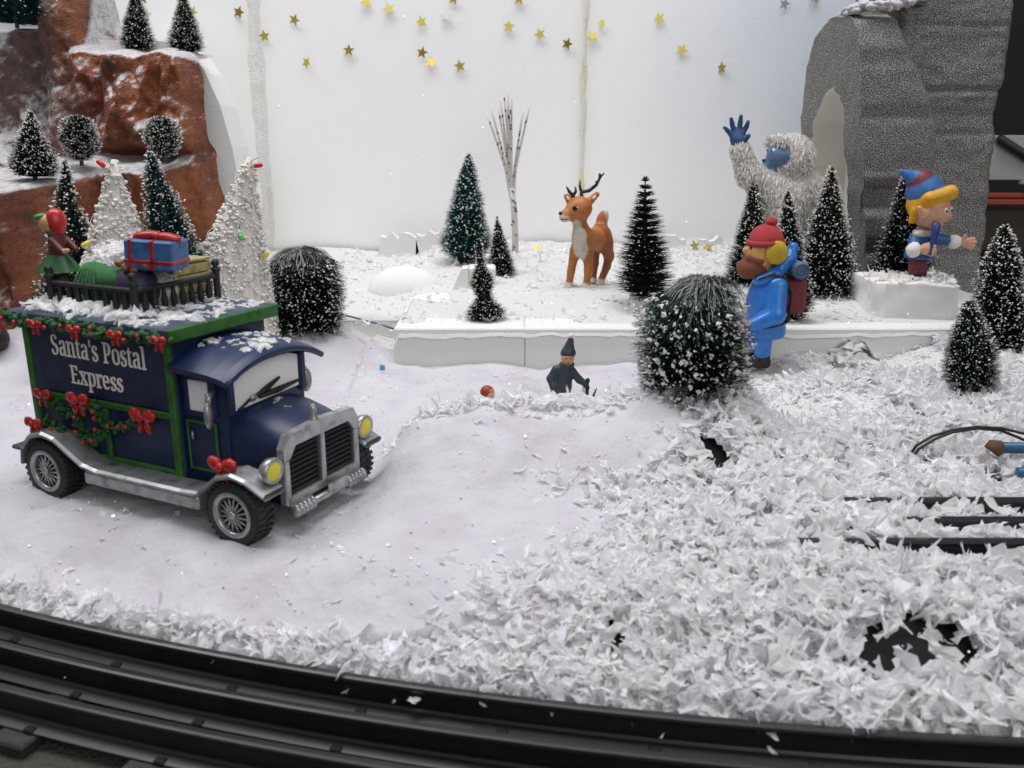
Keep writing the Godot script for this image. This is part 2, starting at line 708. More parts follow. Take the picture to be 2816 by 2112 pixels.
func back_y(x: float, z: float) -> float:
	var d := -z
	var y := 3.12 + 0.068 * maxf(d - 46.5, 0.0)
	if x < -6.0:
		y -= 0.42 * (1.0 - sm(-8.0, -6.0, x) * sm(52, 56, d))
	y += nz.get_noise_2d(x * 12.0, z * 12.0) * 0.35 * sm(46.0, 49.0, d) + nz.get_noise_2d(x * 40.0, z * 40.0) * 0.22 * sm(54.0, 60.0, d)
	y += 0.5 * exp(-pow((x - 5.0) / 4.0, 2) - pow((d - 54.0) / 2.5, 2)) * 0.3
	return y


# ---------- shredded plastic snow ----------
func flake_mesh(seed: int, strip := false) -> ArrayMesh:
	var g := RandomNumberGenerator.new()
	g.seed = seed
	var nu := 5
	var nv := 3
	var pts := []
	var bend := g.randf_range(-1.6, 1.6) * (1.6 if strip else 1.0)
	var twist := g.randf_range(-1.4, 1.4)
	for i in nu + 1:
		var u := float(i) / nu - 0.5
		var wid := (0.5 - absf(u)) * 0.9 + 0.10 + g.randf_range(-0.06, 0.12)
		if strip:
			wid *= 0.34
		var row := []
		for j in nv + 1:
			var v := float(j) / nv - 0.5
			var a := twist * u
			var p := Vector3(u + g.randf_range(-0.06, 0.06), 0, v * wid * 1.3)
			p.y = bend * u * u * 0.8 + v * v * g.randf_range(-0.8, 0.8) + g.randf_range(-0.05, 0.05)
			row.append(Basis(Vector3.RIGHT, a) * p)
		pts.append(row)
	var vs := PackedVector3Array()
	for i in nu:
		for j in nv:
			vs.append_array([pts[i][j], pts[i + 1][j], pts[i + 1][j + 1], pts[i][j], pts[i + 1][j + 1], pts[i][j + 1]])
	return raw_mesh(vs)


func scatter(called: String, parent: Node, mesh: Mesh, xs: Array, cols: Array, m: Material) -> MultiMeshInstance3D:
	var mm := MultiMesh.new()
	mm.transform_format = MultiMesh.TRANSFORM_3D
	mm.use_colors = true
	mm.mesh = mesh
	mm.instance_count = xs.size()
	for i in xs.size():
		mm.set_instance_transform(i, xs[i])
		mm.set_instance_color(i, cols[i])
	var o := MultiMeshInstance3D.new()
	o.name = called
	o.multimesh = mm
	o.material_override = m
	if parent:
		parent.add_child(o, true)
	else:
		o.name = numbered(called)
		add_child(o)
	stuff(o)
	return o


func rand_basis(s: float, tilt := 1.0) -> Basis:
	var b := Basis(Vector3.UP, rng.randf() * TAU) * Basis(Vector3(rng.randf() - 0.5, 0, rng.randf() - 0.5).normalized(), rng.randf_range(-1.3, 1.3) * tilt) * Basis(Vector3.RIGHT, rng.randf_range(-0.8, 0.8) * tilt)
	return b.scaled(Vector3.ONE * s)


func flake_share(x: float, z: float) -> float:
	# how thickly the shreds lie: full on the right and along the track, a few elsewhere
	var s := RAIL_R - (Vector2(x, z) - RAIL_C).length()
	var d := -z
	var edge := lerpf(-1.2, 13.0, clampf((d - 20.0) / 20.0, 0.0, 1.0))
	var right := pow(sm(edge - 6.5, edge + 2.4, x + nz.get_noise_2d(x * 15.0, z * 15.0) * 2.5), 1.6)
	if d > 33.0 and d < 40.0 and x < 16.5:
		right *= 1.0 - sm(33.0, 34.5, d) * (1.0 - sm(38.0, 40.0, d)) * 0.8
	if d > 40.0 and x < 22.0:
		right *= 1.0 - 0.72 * sm(40.0, 42.0, d)
	var front := 1.0 - sm(0.75, 1.5 if x < -2.0 else 3.0, s + (0.0 if x > -6.0 else 0.15))
	if s < 0.28:
		return 0.0007
	var crest := 0.6 * sm(-6.0, -3.0, x) * exp(-pow((d - 32.6) / 0.9, 2))
	return maxf(maxf(right, front), maxf(crest, 0.03))


func spread_flakes() -> void:
	var root := Node3D.new()
	root.name = numbered("plastic_snow_flakes")
	add_child(root)
	tag(root, "shredded white plastic snow heaped over the ground and the right track", "artificial snow", "", "stuff")
	var sets := []
	var tints := []
	for k in 9:
		sets.append([])
		tints.append([])
	var n := 0
	var tries := 0
	while n < 34000 and tries < 420000:
		tries += 1
		var x := rng.randf_range(-26.0, 25.0)
		var z := -rng.randf_range(17.0, 46.0)
		var p := flake_share(x, z)
		if rng.randf() > p:
			continue
		if in_hole(x, z, 1.0) and rng.randf() > 0.03:
			continue
		if Vector2(x - 12.4, z + 44.0).length() < 1.3 or Vector2(x - 1.2, z + 37.0).length() < 2.4 and z < -34.5:
			continue
		# the second track's rails stay mostly clear
		if x > 10.0 and z < -22.6 and z > -28.2:
			var clear: float = sm(8.8, 9.6, x) if z > -24.9 else sm(13.0, 14.2, x)
			var gap := minf(absf(z + 24.2), minf(absf(z + 25.75), absf(z + 27.3)))
			if gap < 0.62 and rng.randf() < clear * 0.985:
				continue
		var big := rng.randf()
		var s := lerpf(0.10, 0.95, pow(big, 2.7)) * (1.25 if x > 6.0 else 1.0)
		if p < 0.3:
			s *= 0.6
		if z < -40.0:
			s *= 0.75
		var y := ground(x, z) + (rng.randf_range(0.0, 0.38) if p > 0.5 else 0.03)
		if x < 2.0 and z < -21 and p < 0.3:
			y += 0.12
		var k := rng.randi() % 9
		if k > 4:
			s *= 1.15
		sets[k].append(Transform3D(rand_basis(s, 1.0 if p > 0.3 else 0.35), Vector3(x, y + s * 0.12, z) * CM))
		var t := rng.randf_range(0.9, 1.04)
		tints[k].append(Color(t, t * 0.995, t * rng.randf_range(0.98, 1.04)))
		n += 1
	for i in 4600:
		var x := rng.randf_range(-13.0, 25.0)
		var z := -rng.randf_range(46.5, 69.0)
		if rng.randf() > 0.25 + 0.75 * sm(58.0, 66.0, -z) + 0.4 * sm(14.0, 17.0, x):
			continue
		var s := lerpf(0.15, 0.75, pow(rng.randf(), 2.5))
		if x > 19.5 and z > -51.5:
			continue
		var k := rng.randi() % 9
		sets[k].append(Transform3D(rand_basis(s, 0.9), Vector3(x, back_y(x, z) + s * 0.15 - (0.1 if x < -6.0 else 0.0), z) * CM))
		tints[k].append(Color(1, 0.99, 0.97) * rng.randf_range(0.88, 1.0))
	for i in 160:
		var k := rng.randi() % 9
		sets[k].append(Transform3D(rand_basis(rng.randf_range(0.3, 0.7), 1.0), Vector3(rng.randf_range(20.2, 24.2), 5.25, rng.randf_range(-50.5, -47.6)) * CM))
		tints[k].append(Color(1, 0.99, 0.97))
	for k in 9:
		scatter("flake", root, flake_mesh(40 + k, k > 4), sets[k], tints[k], M.flake)


func glitter() -> void:
	var vs := PackedVector3Array([Vector3(-0.5, 0, -0.5), Vector3(0.5, 0, -0.5), Vector3(0.5, 0, 0.5), Vector3(-0.5, 0, -0.5), Vector3(0.5, 0, 0.5), Vector3(-0.5, 0, 0.5)])
	var chip := raw_mesh(vs)
	var xs := []
	var cs := []
	for i in 1700:
		var x := rng.randf_range(-21.0, 27.0)
		var y := rng.randf_range(4.0, 24.0)
		xs.append(Transform3D(Basis(Vector3(rng.randf() - 0.5, rng.randf() - 0.5, rng.randf() - 0.5).normalized(), rng.randf() * PI).scaled(Vector3.ONE * rng.randf_range(0.025, 0.06)), Vector3(x, y, board_z(x) + 0.07) * CM))
		cs.append(Color(1, 1, 1))
	var o := scatter("glitter", null, chip, xs, cs, M.glitter)
	tag(o, "fine clear glitter sprinkled on the white backdrop boards", "glitter")
	xs = []
	cs = []
	for i in 2600:
		var x := rng.randf_range(-24.0, 22.0)
		var z := -rng.randf_range(20.0, 66.0)
		var y := ground(x, z)
		if RAIL_R - (Vector2(x, z) - RAIL_C).length() < 0.6:
			continue
		if z < -45.2 and x > -6.2:
			y = maxf(y, back_y(x, z) if z < -46.5 else 3.1)
		elif z < -50.0:
			y = maxf(y, back_y(x, z))
		var h := rng.randf()
		var c := Color(1, 1, 1) if h < 0.9 else Color.from_hsv(rng.randf(), 0.3, 1.0)
		xs.append(Transform3D(rand_basis(rng.randf_range(0.04, 0.10)), Vector3(x, y + 0.3, z) * CM))
		cs.append(c)
	o = scatter("glitter", null, chip, xs, cs, M.glitter)
	tag(o, "iridescent glitter lying loose on the snow blanket and foam", "glitter")


func board_z(x: float) -> float:
	if x < -19.0:
		return -70.0 + (-19.0 - x) * 0.42
	if x > 5.4:
		return -70.0 + (x - 5.4) * 0.05 + pow(maxf(x - 12.0, 0.0) / 17.0, 2) * 1.5
	return -70.0


# ---------- bottle-brush trees ----------
func profile(kind: String, t: float) -> float:
	# radius as a share of the greatest, from the foot (0) to the tip (1)
	match kind:
		"cone":
			return (1.03 - 0.97 * pow(t, 1.18)) * sm(-0.10, 0.07, t)
		"slim":
			return pow(1.0 - t, 0.75) * sm(-0.08, 0.16, t) * 1.02 + 0.06
		"round":
			return sqrt(maxf(1.0 - pow(t * 2.0 - 1.0, 2), 0.0)) * 0.98 + 0.06
		"dome":
			return 0.94 + 0.06 * sin(t * 4.0) if t < 0.68 else 0.97 * sqrt(maxf(1.0 - pow((t - 0.68) / 0.34, 2), 0.0)) + 0.02
		"drop":
			return sin(pow(t, 0.5) * PI * 0.9 + 0.12) + 0.04
		"twist":
			return lerpf(1.0, 0.16, pow(t, 0.75)) * (0.86 + 0.22 * sin(t * 13.0 + 0.6)) * sm(-0.1, 0.1, t)
	return 1.0 - t


func brush_tree(label: String, group: String, foot: Vector3, tip: Vector3, r: float, kind: String, n: int, m: Material, snow: int, fleck: float, trunk := 0.35, w := 0.028, tiers := 0) -> Node3D:
	var t0 := thing("bush" if kind in ["round", "dome"] else "brush_tree", label, "bush" if kind in ["round", "dome"] else "tree", foot, group)
	var up := tip - foot
	var h := up.length()
	var b := Basis(Quaternion(Vector3.UP, up.normalized()))
	var vs := PackedVector3Array()
	var fl := PackedVector3Array()
	var g := RandomNumberGenerator.new()
	g.seed = int(foot.x * 131.0 + foot.y * 17.0) + n
	var wob := FastNoiseLite.new()
	wob.seed = g.seed % 1000
	wob.frequency = 0.9
	var made := 0
	while made < n:
		var t := g.randf()
		if tiers > 0 and g.randf() < 0.85:
			t = (floorf(t * tiers) + 0.5 + g.randf_range(-0.22, 0.22)) / tiers
		var pr := profile(kind, t)
		if g.randf() > pr * 0.9 + 0.12:
			continue
		var a := g.randf() * TAU
		var dir := Vector3(cos(a), g.randf_range(-0.10, 0.30), sin(a))
		var rr := r * pr * g.randf_range(0.95, 1.22) * (1.0 + 0.24 * wob.get_noise_3d(cos(a) * 1.2, t * 4.0, sin(a) * 1.2))
		var y := h * t
		if kind == "dome" and t > 0.5:
			dir.y = lerpf(0.0, -0.5, (t - 0.5) * 2.0)
			y = minf(y - dir.y * rr, h * 1.0)
		elif kind == "round":
			dir.y = (t - 0.5) * 1.4
			y -= dir.y * rr * 0.8
		var p0 := Vector3(0, y, 0) + dir * rr * 0.12
		var p1 := Vector3(0, y, 0) + dir * rr
		if p1.y < 0.0:
			p1.y = 0.02
		var side := Vector3(-sin(a), 0, cos(a)) * w
		var v := Vector3(0, w, 0)
		vs.append_array([b * (p0 - side), b * p1, b * (p0 + side), b * (p0 - v), b * p1, b * (p0 + v), b * (p0 - side * 0.6), b * (p1 + side * 0.35), b * (p1 - side * 0.35)])
		if made < snow * 1.5:
			var c := p0.lerp(p1, g.randf_range(0.84, 0.98))
			var s := fleck * (0.45 + 1.1 * pow(g.randf(), 2.0))
			fleck_at(fl, b, c, dir.normalized(), s, g)
		made += 1
	obj("bristles", raw_mesh(vs), m, t0)
	var core := MB.new()
	var prof := []
	for i in 11:
		var t := i / 10.0
		prof.append(Vector2(maxf(r * profile(kind, t) * (0.42 if tiers == 0 else 0.16), 0.02) if i < 10 else 0.0, h * (0.03 + t * 0.92)))
	prof.push_front(Vector2(0.0, h * 0.03))
	core.lathe(prof, 12, b)
	obj("inner_brush", core, m, t0)
	if fl.size():
		obj("snow_flecks", raw_mesh(fl), M.fleck, t0)
	if trunk > 0.0:
		obj("trunk", MB.new().tube([b * Vector3(0, -0.3, 0), b * Vector3(0, trunk, 0), b * Vector3(0, h * 0.98, 0)], [0.13, 0.12, 0.03], 8), M.trunk, t0)
	return t0


func fleck_at(fl: PackedVector3Array, b: Basis, c: Vector3, dir: Vector3, s: float, g: RandomNumberGenerator) -> void:
	dir = dir.normalized()
	var u := dir.cross(Vector3.UP).normalized()
	for k in (2 if s > 0.06 else 1):
		var m := c + Vector3(g.randf() - 0.5, g.randf() - 0.5, g.randf() - 0.5) * s * 1.4 * k
		var z := s * (1.0 if k == 0 else g.randf_range(0.5, 0.9))
		var tw := Basis(dir, g.randf() * TAU)
		var q := [m + dir * z * g.randf_range(0.6, 1.9), m - dir * z * g.randf_range(0.5, 1.3), m + tw * u * z * g.randf_range(0.3, 1.1), m - tw * u * z * g.randf_range(0.3, 1.1), m + tw * Vector3.UP * z * g.randf_range(0.3, 0.9), m - tw * Vector3.UP * z * g.randf_range(0.3, 0.8)]
		for i in 6:
			q[i] = b * q[i]
		for f: Array in [[0, 2, 4], [2, 1, 4], [1, 3, 4], [3, 0, 4], [2, 0, 5], [1, 2, 5], [3, 1, 5], [0, 3, 5]]:
			fl.append_array([q[f[0]], q[f[1]], q[f[2]]])


func top_strands(t0: Node3D, h: float, r: float, n: int, share_white: float, seed: int) -> void:
	# long hairs that fan out from the crown of a round-topped bush
	var g := RandomNumberGenerator.new()
	g.seed = seed
	var vs := [PackedVector3Array(), PackedVector3Array()]
	for i in n:
		var a := g.randf() * TAU
		var k := 1 if g.randf() < share_white else 0
		var reach := g.randf_range(0.3, 1.04)
		var last := Vector3(0, h * 1.0, 0)
		var lift := g.randf_range(0.0, 0.12)
		for j in 5:
			var t := (j + 1) / 5.0 * reach
			var p := Vector3(cos(a) * r * t, h * (1.0 + lift * 0.3 * sin(t * 3.0) - 0.36 * (1.0 - sqrt(maxf(1.0 - t * t * 0.86, 0.0)))), sin(a) * r * t)
			p += Vector3(g.randf() - 0.5, g.randf() - 0.5, g.randf() - 0.5) * 0.22
			var sd := Vector3(-sin(a), 0.3, cos(a)) * 0.013
			vs[k].append_array([last - sd, p - sd, p + sd, last - sd, p + sd, last + sd])
			last = p
	obj("top_bristles", raw_mesh(vs[0]), M.needle_dark, t0)
	obj("frosted_bristles", raw_mesh(vs[1]), M.frost, t0)


func white_tree(label: String, foot: Vector3, tip: Vector3, r: float, bulbs: Array, seed: int) -> void:
	var t0 := thing("white_tree", label, "tree", foot, "white flocked trees behind the truck")
	var up := tip - foot
	var h := up.length()
	var b := Basis(Quaternion(Vector3.UP, up.normalized()))
	var g := RandomNumberGenerator.new()
	g.seed = seed
	var mb := MB.new()
	mb.xf = Transform3D(b, Vector3.ZERO)
	var prof := []
	for i in 13:
		var t := i / 12.0
		prof.append(Vector2(lerpf(r, 0.14, t) - 0.12 * sin(t * PI) - 0.03, h * t))
	prof.append(Vector2(0, h))
	mb.lathe(prof, 24)
	for i in 2600:
		var t := 1.0 - sqrt(g.randf())
		var a := g.randf() * TAU
		var rr := lerpf(r, 0.14, t) - 0.12 * sin(t * PI) + g.randf_range(-0.04, 0.08)
		var s := g.randf_range(0.06, 0.13)
		mb.ell(Vector3(cos(a) * rr, h * t, sin(a) * rr), Vector3(s, s * 0.85, s), 6, 4, Basis(Vector3.UP, g.randf() * 3.0), 0.5, i)
	obj("crown", mb, M.flock, t0)
	# a string of miniature bulbs
	var wire := []
	for i in 60:
		var t := i / 59.0
		var a := t * 19.0 + seed
		var rr := lerpf(r, 0.2, t) + 0.14 - 0.12 * sin(t * PI)
		wire.append(b * Vector3(cos(a) * rr, h * (0.03 + 0.95 * t), sin(a) * rr))
	obj("wire", MB.new().tube(wire, [0.014], 4), M.bulb_clear, t0)
	for q: Array in bulbs:
		var rr := lerpf(r, 0.2, q[1]) + 0.14 - 0.12 * sin(q[1] * PI)
		var p := b * Vector3(cos(q[0]) * rr, h * q[1], sin(q[0]) * rr)
		var d: Vector3 = (Vector3(cos(q[0]) * 0.9, q[3], sin(q[0]) * 0.5)).normalized()
		var bulb := obj("bulb", MB.new().tube([p, p + d * 0.12, p + d * 0.36, p + d * 0.44], [0.11, 0.12, 0.11, 0.03], 8), M[q[2]], t0)
		obj("socket", MB.new().tube([p - d * 0.25, p], [0.07, 0.10], 7), M.bulb_clear, bulb)
		obj("lead", MB.new().tube([p - d * 0.2, p - d * 0.3 + Vector3(0.1, 0.25, 0.12), p + Vector3(0.22, 0.4, 0.1)], [0.02, 0.018, 0.012], 4), M.wire, bulb)


# ---------- setting ----------
func resample(p: Array, n: int) -> Array:
	var c := Curve2D.new()
	for q: Vector2 in p:
		c.add_point(q)
	c.bake_interval = 0.2
	var out := []
	for i in n + 1:
		out.append(c.sample_baked(c.get_baked_length() * i / n))
	return out


func ground_sheets() -> void:
	var base := sheet(330, 270, func(u: float, v: float) -> Vector3:
		var x := lerpf(-34.0, 34.0, u)
		var z := lerpf(-17.0, -62.0, v)
		return Vector3(x, ground(x, z), z), null, func(p: Vector3) -> bool:
		var s := RAIL_R - (Vector2(p.x, p.z) - RAIL_C).length()
		return s < 0.12 or in_hole(p.x, p.z))
	tag(obj("snow_ground", base, M.snow), "white snow-covered ground of the display between the track and the foam slabs", "", "", "structure")
	var cloth := sheet(60, 60, func(u: float, v: float) -> Vector3:
		var x := lerpf(-1.0, 26.0, u)
		var z := lerpf(-17.5, -40.0, v)
		return Vector3(x, ground(x, z) - 0.4, z))
	tag(obj("table_ground", cloth, M.table), "dark table covering showing through gaps in the plastic snow", "", "", "structure")
	# quilted felt blanket with a loose front edge
	var felt := sheet(210, 170, func(u: float, v: float) -> Vector3:
		var x := lerpf(-33.0, 8.6, u)
		var a := atan2(x - RAIL_C.x, 87.0)
		var zf := RAIL_C.y + sqrt(maxf(pow(RAIL_R - 0.75 - (1.0 * sm(-5.5, -1.0, x)), 2) - pow(x - RAIL_C.x, 2), 0.0)) - 0.35 * nz.get_noise_1d(x * 16.0)
		var z := lerpf(zf, -47.0, pow(v, 1.15))
		var lift := 0.26 * sm(0.0, 0.012, v) * (1.0 - sm(6.2, 8.4, x)) - 0.12 * sm(5.5, 8.6, x)
		lift -= 0.15 * (1.0 - sm(0.0, 0.004, v)) + a * 0.0
		lift += 0.16 * nz.get_noise_2d(x * 16.0 + 50.0, z * 16.0) + 0.09 * nz.get_noise_2d(x * 55.0 + 50.0, z * 55.0)
		return Vector3(x, ground(x, z) + lift, z), null, func(p: Vector3) -> bool: return in_hole(p.x, p.z) or p.x > lerpf(1.0, 8.6, clampf((-p.z - 21.0) / 13.0, 0.0, 1.0)) + nz.get_noise_1d(p.z * 20.0))
	tag(obj("snow_blanket", felt, M.felt), "soft white felt snow blanket under the truck and over the mound", "", "", "structure")
	tag(obj("ground", MB.new().box(Vector3(10, -2.45, -50), Vector3(260, 0.5, 260), 0.02), M.ballast), "dark gritty table top under the front track", "", "", "structure")


func back_snow() -> void:
	var top := sheet(210, 110, func(u: float, v: float) -> Vector3:
		var x := lerpf(-6.25, 25.6, u)
		var z := lerpf(-45.08, -69.6, pow(v, 1.25))
		var y := back_y(x, z)
		y -= (0.42 + 0.22 * nz.get_noise_1d(x * 40.0)) * exp(-(-z - 45.08) / 0.22)
		return Vector3(x, y, z))
	tag(obj("snow_field", top, M.snow), "white snow spread on top of the long foam slab up to the backdrop", "", "", "structure")
	var left := sheet(110, 80, func(u: float, v: float) -> Vector3:
		var x := lerpf(-34.0, -5.8, u)
		var z := lerpf(-50.2, -69.6, v)
		var y := back_y(x, z) - 0.1
		y = maxf(y, ground(x, z) - 0.2) if x < -12.0 else y
		if v < 0.01 and x > -12.5:
			y = 2.5
		return Vector3(x, y, z))
	tag(obj("snow_field", left, M.snow), "white snow field behind the left bush and the truck", "", "", "structure")
	# foam slabs
	for q: Array in [[-6.2, 0.66, -45.22, 0.07], [0.675, 23.9, -45.2, 0.07]]:
		var mb := MB.new().box(Vector3((q[0] + q[1]) * 0.5, 1.75, q[2] - 7.0), Vector3(q[1] - q[0], 2.75, 14.0), q[3])
		tag(obj("foam_slab", mb, M.foam), "long white foam slab in front of the deer, left length" if q[0] < 0 else "long white foam slab behind the hiker, right length", "foam slab", "long foam slabs carrying the back snow")
	tag(obj("foam_slab", MB.new().box(Vector3(-9.4, 1.5, -55.2), Vector3(6.6, 2.1, 10.0), 0.1), M.foam), "recessed lower foam slab with a thin blue upper edge beside the left bush", "foam slab")
	tag(obj("blue_thread", MB.new().tube([Vector3(-10.0, 3.0, -49.9), Vector3(-8.6, 2.65, -49.8), Vector3(-7.3, 2.38, -49.4), Vector3(-6.3, 2.2, -48.8)], [0.05], 6), M.plastic_blue), "thin blue edge line sagging along the recessed foam", "wire")
	# block under the elf, loose blocks at the back
	var blk := sheet(60, 30, func(u: float, v: float) -> Vector3:
		var path := [Vector2(19.9, -51.5), Vector2(20.0, -47.9), Vector2(20.3, -47.5), Vector2(23.9, -47.3), Vector2(24.4, -47.7), Vector2(24.6, -51.5)]
		var i := mini(int(u * 5.0), 4)
		var p: Vector2 = path[i].lerp(path[i + 1], u * 5.0 - i)
		var y := lerpf(3.0, 5.1, minf(v / 0.75, 1.0))
		var k := clampf((v - 0.75) / 0.25, 0.0, 1.0)
		p = p.lerp(Vector2(22.3, -49.6), k * 0.97)
		y += 0.12 * k + nz.get_noise_3d(p.x * 30, y * 30, p.y * 30) * 0.3
		return Vector3(p.x + nz.get_noise_2d(y * 30, p.y * 30) * 0.2, y, p.y + nz.get_noise_2d(p.x * 30, y * 30) * 0.1))
	tag(obj("foam_block", blk, M.foam), "squarish white foam block with a crumbly top under the blue elf figurine", "foam block")
	var dome := MB.new().ell(Vector3(-6.9, 2.9, -56.5), Vector3(2.5, 1.85, 1.8), 28, 16, Basis.IDENTITY, 0.03, 4)
	tag(obj("foam_dome", dome, M.foam), "low rounded white foam hump in front of the backdrop", "foam block")
	tag(obj("foam_mound", MB.new().ell(Vector3(-4.6, 2.75, -52.6), Vector3(2.0, 0.95, 1.6), 24, 14, Basis.IDENTITY, 0.04, 9), M.foam), "small flat foam mound ahead of the rounded hump", "foam block")
	var w := PackedVector2Array([Vector2(-4.05, 2.9), Vector2(-2.7, 2.9), Vector2(-2.75, 4.95), Vector2(-3.1, 4.9)])
	tag(obj("foam_wedge", MB.new().prism(w, -55.6, -54.2), M.foam), "upright pointed foam wedge left of the twisted little tree", "foam block")
	tag(obj("foam_block", MB.new().box(Vector3(-1.9, 3.85, -56.0), Vector3(1.7, 2.0, 1.6), 0.1), M.foam), "small upright foam block right of the pointed wedge", "foam block")
	tag(obj("foam_block", MB.new().box(Vector3(7.45, 3.55, -50.2), Vector3(1.3, 0.9, 1.2), 0.12), M.foam), "little foam block under the sparse dark tree beside the reindeer", "foam block")
	# broken foam along the foot of the backdrop
	for q: Array in [[-8.6, 3.2, 1.15], [-6.2, 2.4, 1.5], [-4.4, 1.9, 1.35], [12.2, 2.6, 1.1], [15.2, 2.2, 0.9]]:
		var g := RandomNumberGenerator.new()
		g.seed = int(q[0] * 10)
		var poly := PackedVector2Array([Vector2(q[0] - q[1] * 0.5, 3.6)])
		for i in 7:
			poly.append(Vector2(q[0] - q[1] * 0.5 + q[1] * (i + 0.3) / 7.0, 4.5 + q[2] * g.randf_range(0.55, 1.05)))
		poly.append(Vector2(q[0] + q[1] * 0.5, 3.6))
		poly.reverse()
		tag(obj("foam_scrap", MB.new().prism(poly, -68.6, -67.8), M.foam), "broken foam scrap at the backdrop foot, %s" % {-8.6: "widest of those behind the rounded hump", -6.2: "the middle one behind the rounded hump", -4.4: "the one nearest the teal tree", 12.2: "the one right of the sparse dark tree", 15.2: "the one behind the hiker's red hat"}[q[0]], "foam scrap", "broken foam along the backdrop foot")


func board_color(p: Vector3, _n: Vector3) -> Color:
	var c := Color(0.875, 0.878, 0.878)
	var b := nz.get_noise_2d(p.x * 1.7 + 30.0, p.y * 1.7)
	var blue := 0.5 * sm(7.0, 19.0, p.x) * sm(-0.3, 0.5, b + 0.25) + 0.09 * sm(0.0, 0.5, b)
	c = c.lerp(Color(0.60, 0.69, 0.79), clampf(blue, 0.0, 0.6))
	# yellowed glue beside the joints
	for s: Array in [[-19.0, 0.6, 1.1], [5.4, 1.15, 0.6]]:
		var d := absf(p.x - s[0] - nz.get_noise_1d(p.y * 14.0) * 0.25)
		var k: float = s[1] * exp(-d * d / (s[2] * s[2])) * (0.55 + 0.45 * nz.get_noise_1d(p.y * 9.0 + s[0] * 7.0))
		c = c.lerp(Color(0.72, 0.68, 0.45), clampf(k * 0.75, 0.0, 0.8))
	return c


func backdrop() -> void:
	var spans := [[-46.0, -19.0, "left white backdrop board behind the mountain"], [-19.0, 5.4, "middle white backdrop board with most of the gold stars"], [5.4, 32.5, "right white backdrop board with a bluish haze painted on"]]
	for q: Array in spans:
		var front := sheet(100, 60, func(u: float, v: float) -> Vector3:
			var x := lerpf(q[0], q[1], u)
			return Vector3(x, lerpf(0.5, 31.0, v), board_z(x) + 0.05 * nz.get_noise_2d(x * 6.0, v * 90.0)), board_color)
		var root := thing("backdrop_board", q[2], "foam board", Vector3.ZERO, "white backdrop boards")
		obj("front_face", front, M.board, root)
		var mb := MB.new()
		for i in 10:
			var x0 := lerpf(q[0], q[1], i / 10.0)
			var x1 := lerpf(q[0], q[1], (i + 1) / 10.0)
			var a := Vector3(x0, 0, board_z(x0))
			var b := Vector3(x1, 0, board_z(x1))
			var t := Vector3(0, 31.0, 0)
			var e := Vector3(0, 0, -2.0)
			mb.quad(a + e, b + e, b + e + t, a + e + t)
			mb.quad(a + t, b + t, b + e + t, a + e + t)
		obj("back_face", mb, M.foam, root)
	# glue in the two joints
	for q: Array in [[-19.0, 0.65, "left"], [5.4, 0.3, "right"]]:
		var strip := sheet(10, 160, func(u: float, v: float) -> Vector3:
			var y := lerpf(3.8, 30.5, v)
			var wd: float = q[1] * (1.0 + 0.7 * nz.get_noise_1d(y * 22.0 + q[0]))
			var x: float = q[0] + (u - 0.5) * 2.0 * wd + 0.25 * nz.get_noise_1d(y * 14.0)
			var bulge := cos((u - 0.5) * PI) * (0.09 + 0.05 * nz.get_noise_2d(y * 40.0, x * 40.0))
			return Vector3(x, y, board_z(x) - 0.03 + bulge), func(p: Vector3, _n: Vector3) -> Color:
			var k := sm(-0.4, 0.35, nz.get_noise_1d(p.y * 11.0 + q[0] * 3.0))
			return Color(0.79, 0.795, 0.79).lerp(Color(0.72, 0.67, 0.37) if q[0] > 0 else Color(0.78, 0.775, 0.72), k))
		tag(obj("glue_seam", strip, M.seam), "lumpy pale glue line down the left board joint" if q[0] < 0 else "yellowed glue line down the right board joint above the reindeer", "glue seam")


func star_mesh(r: float) -> MB:
	var poly := PackedVector2Array()
	for i in 10:
		var a := PI / 2 + TAU * i / 10.0
		poly.append(Vector2(cos(a), sin(a)) * (r if i % 2 == 0 else r * 0.42))
	return MB.new().prism(poly, -0.012, 0.012)


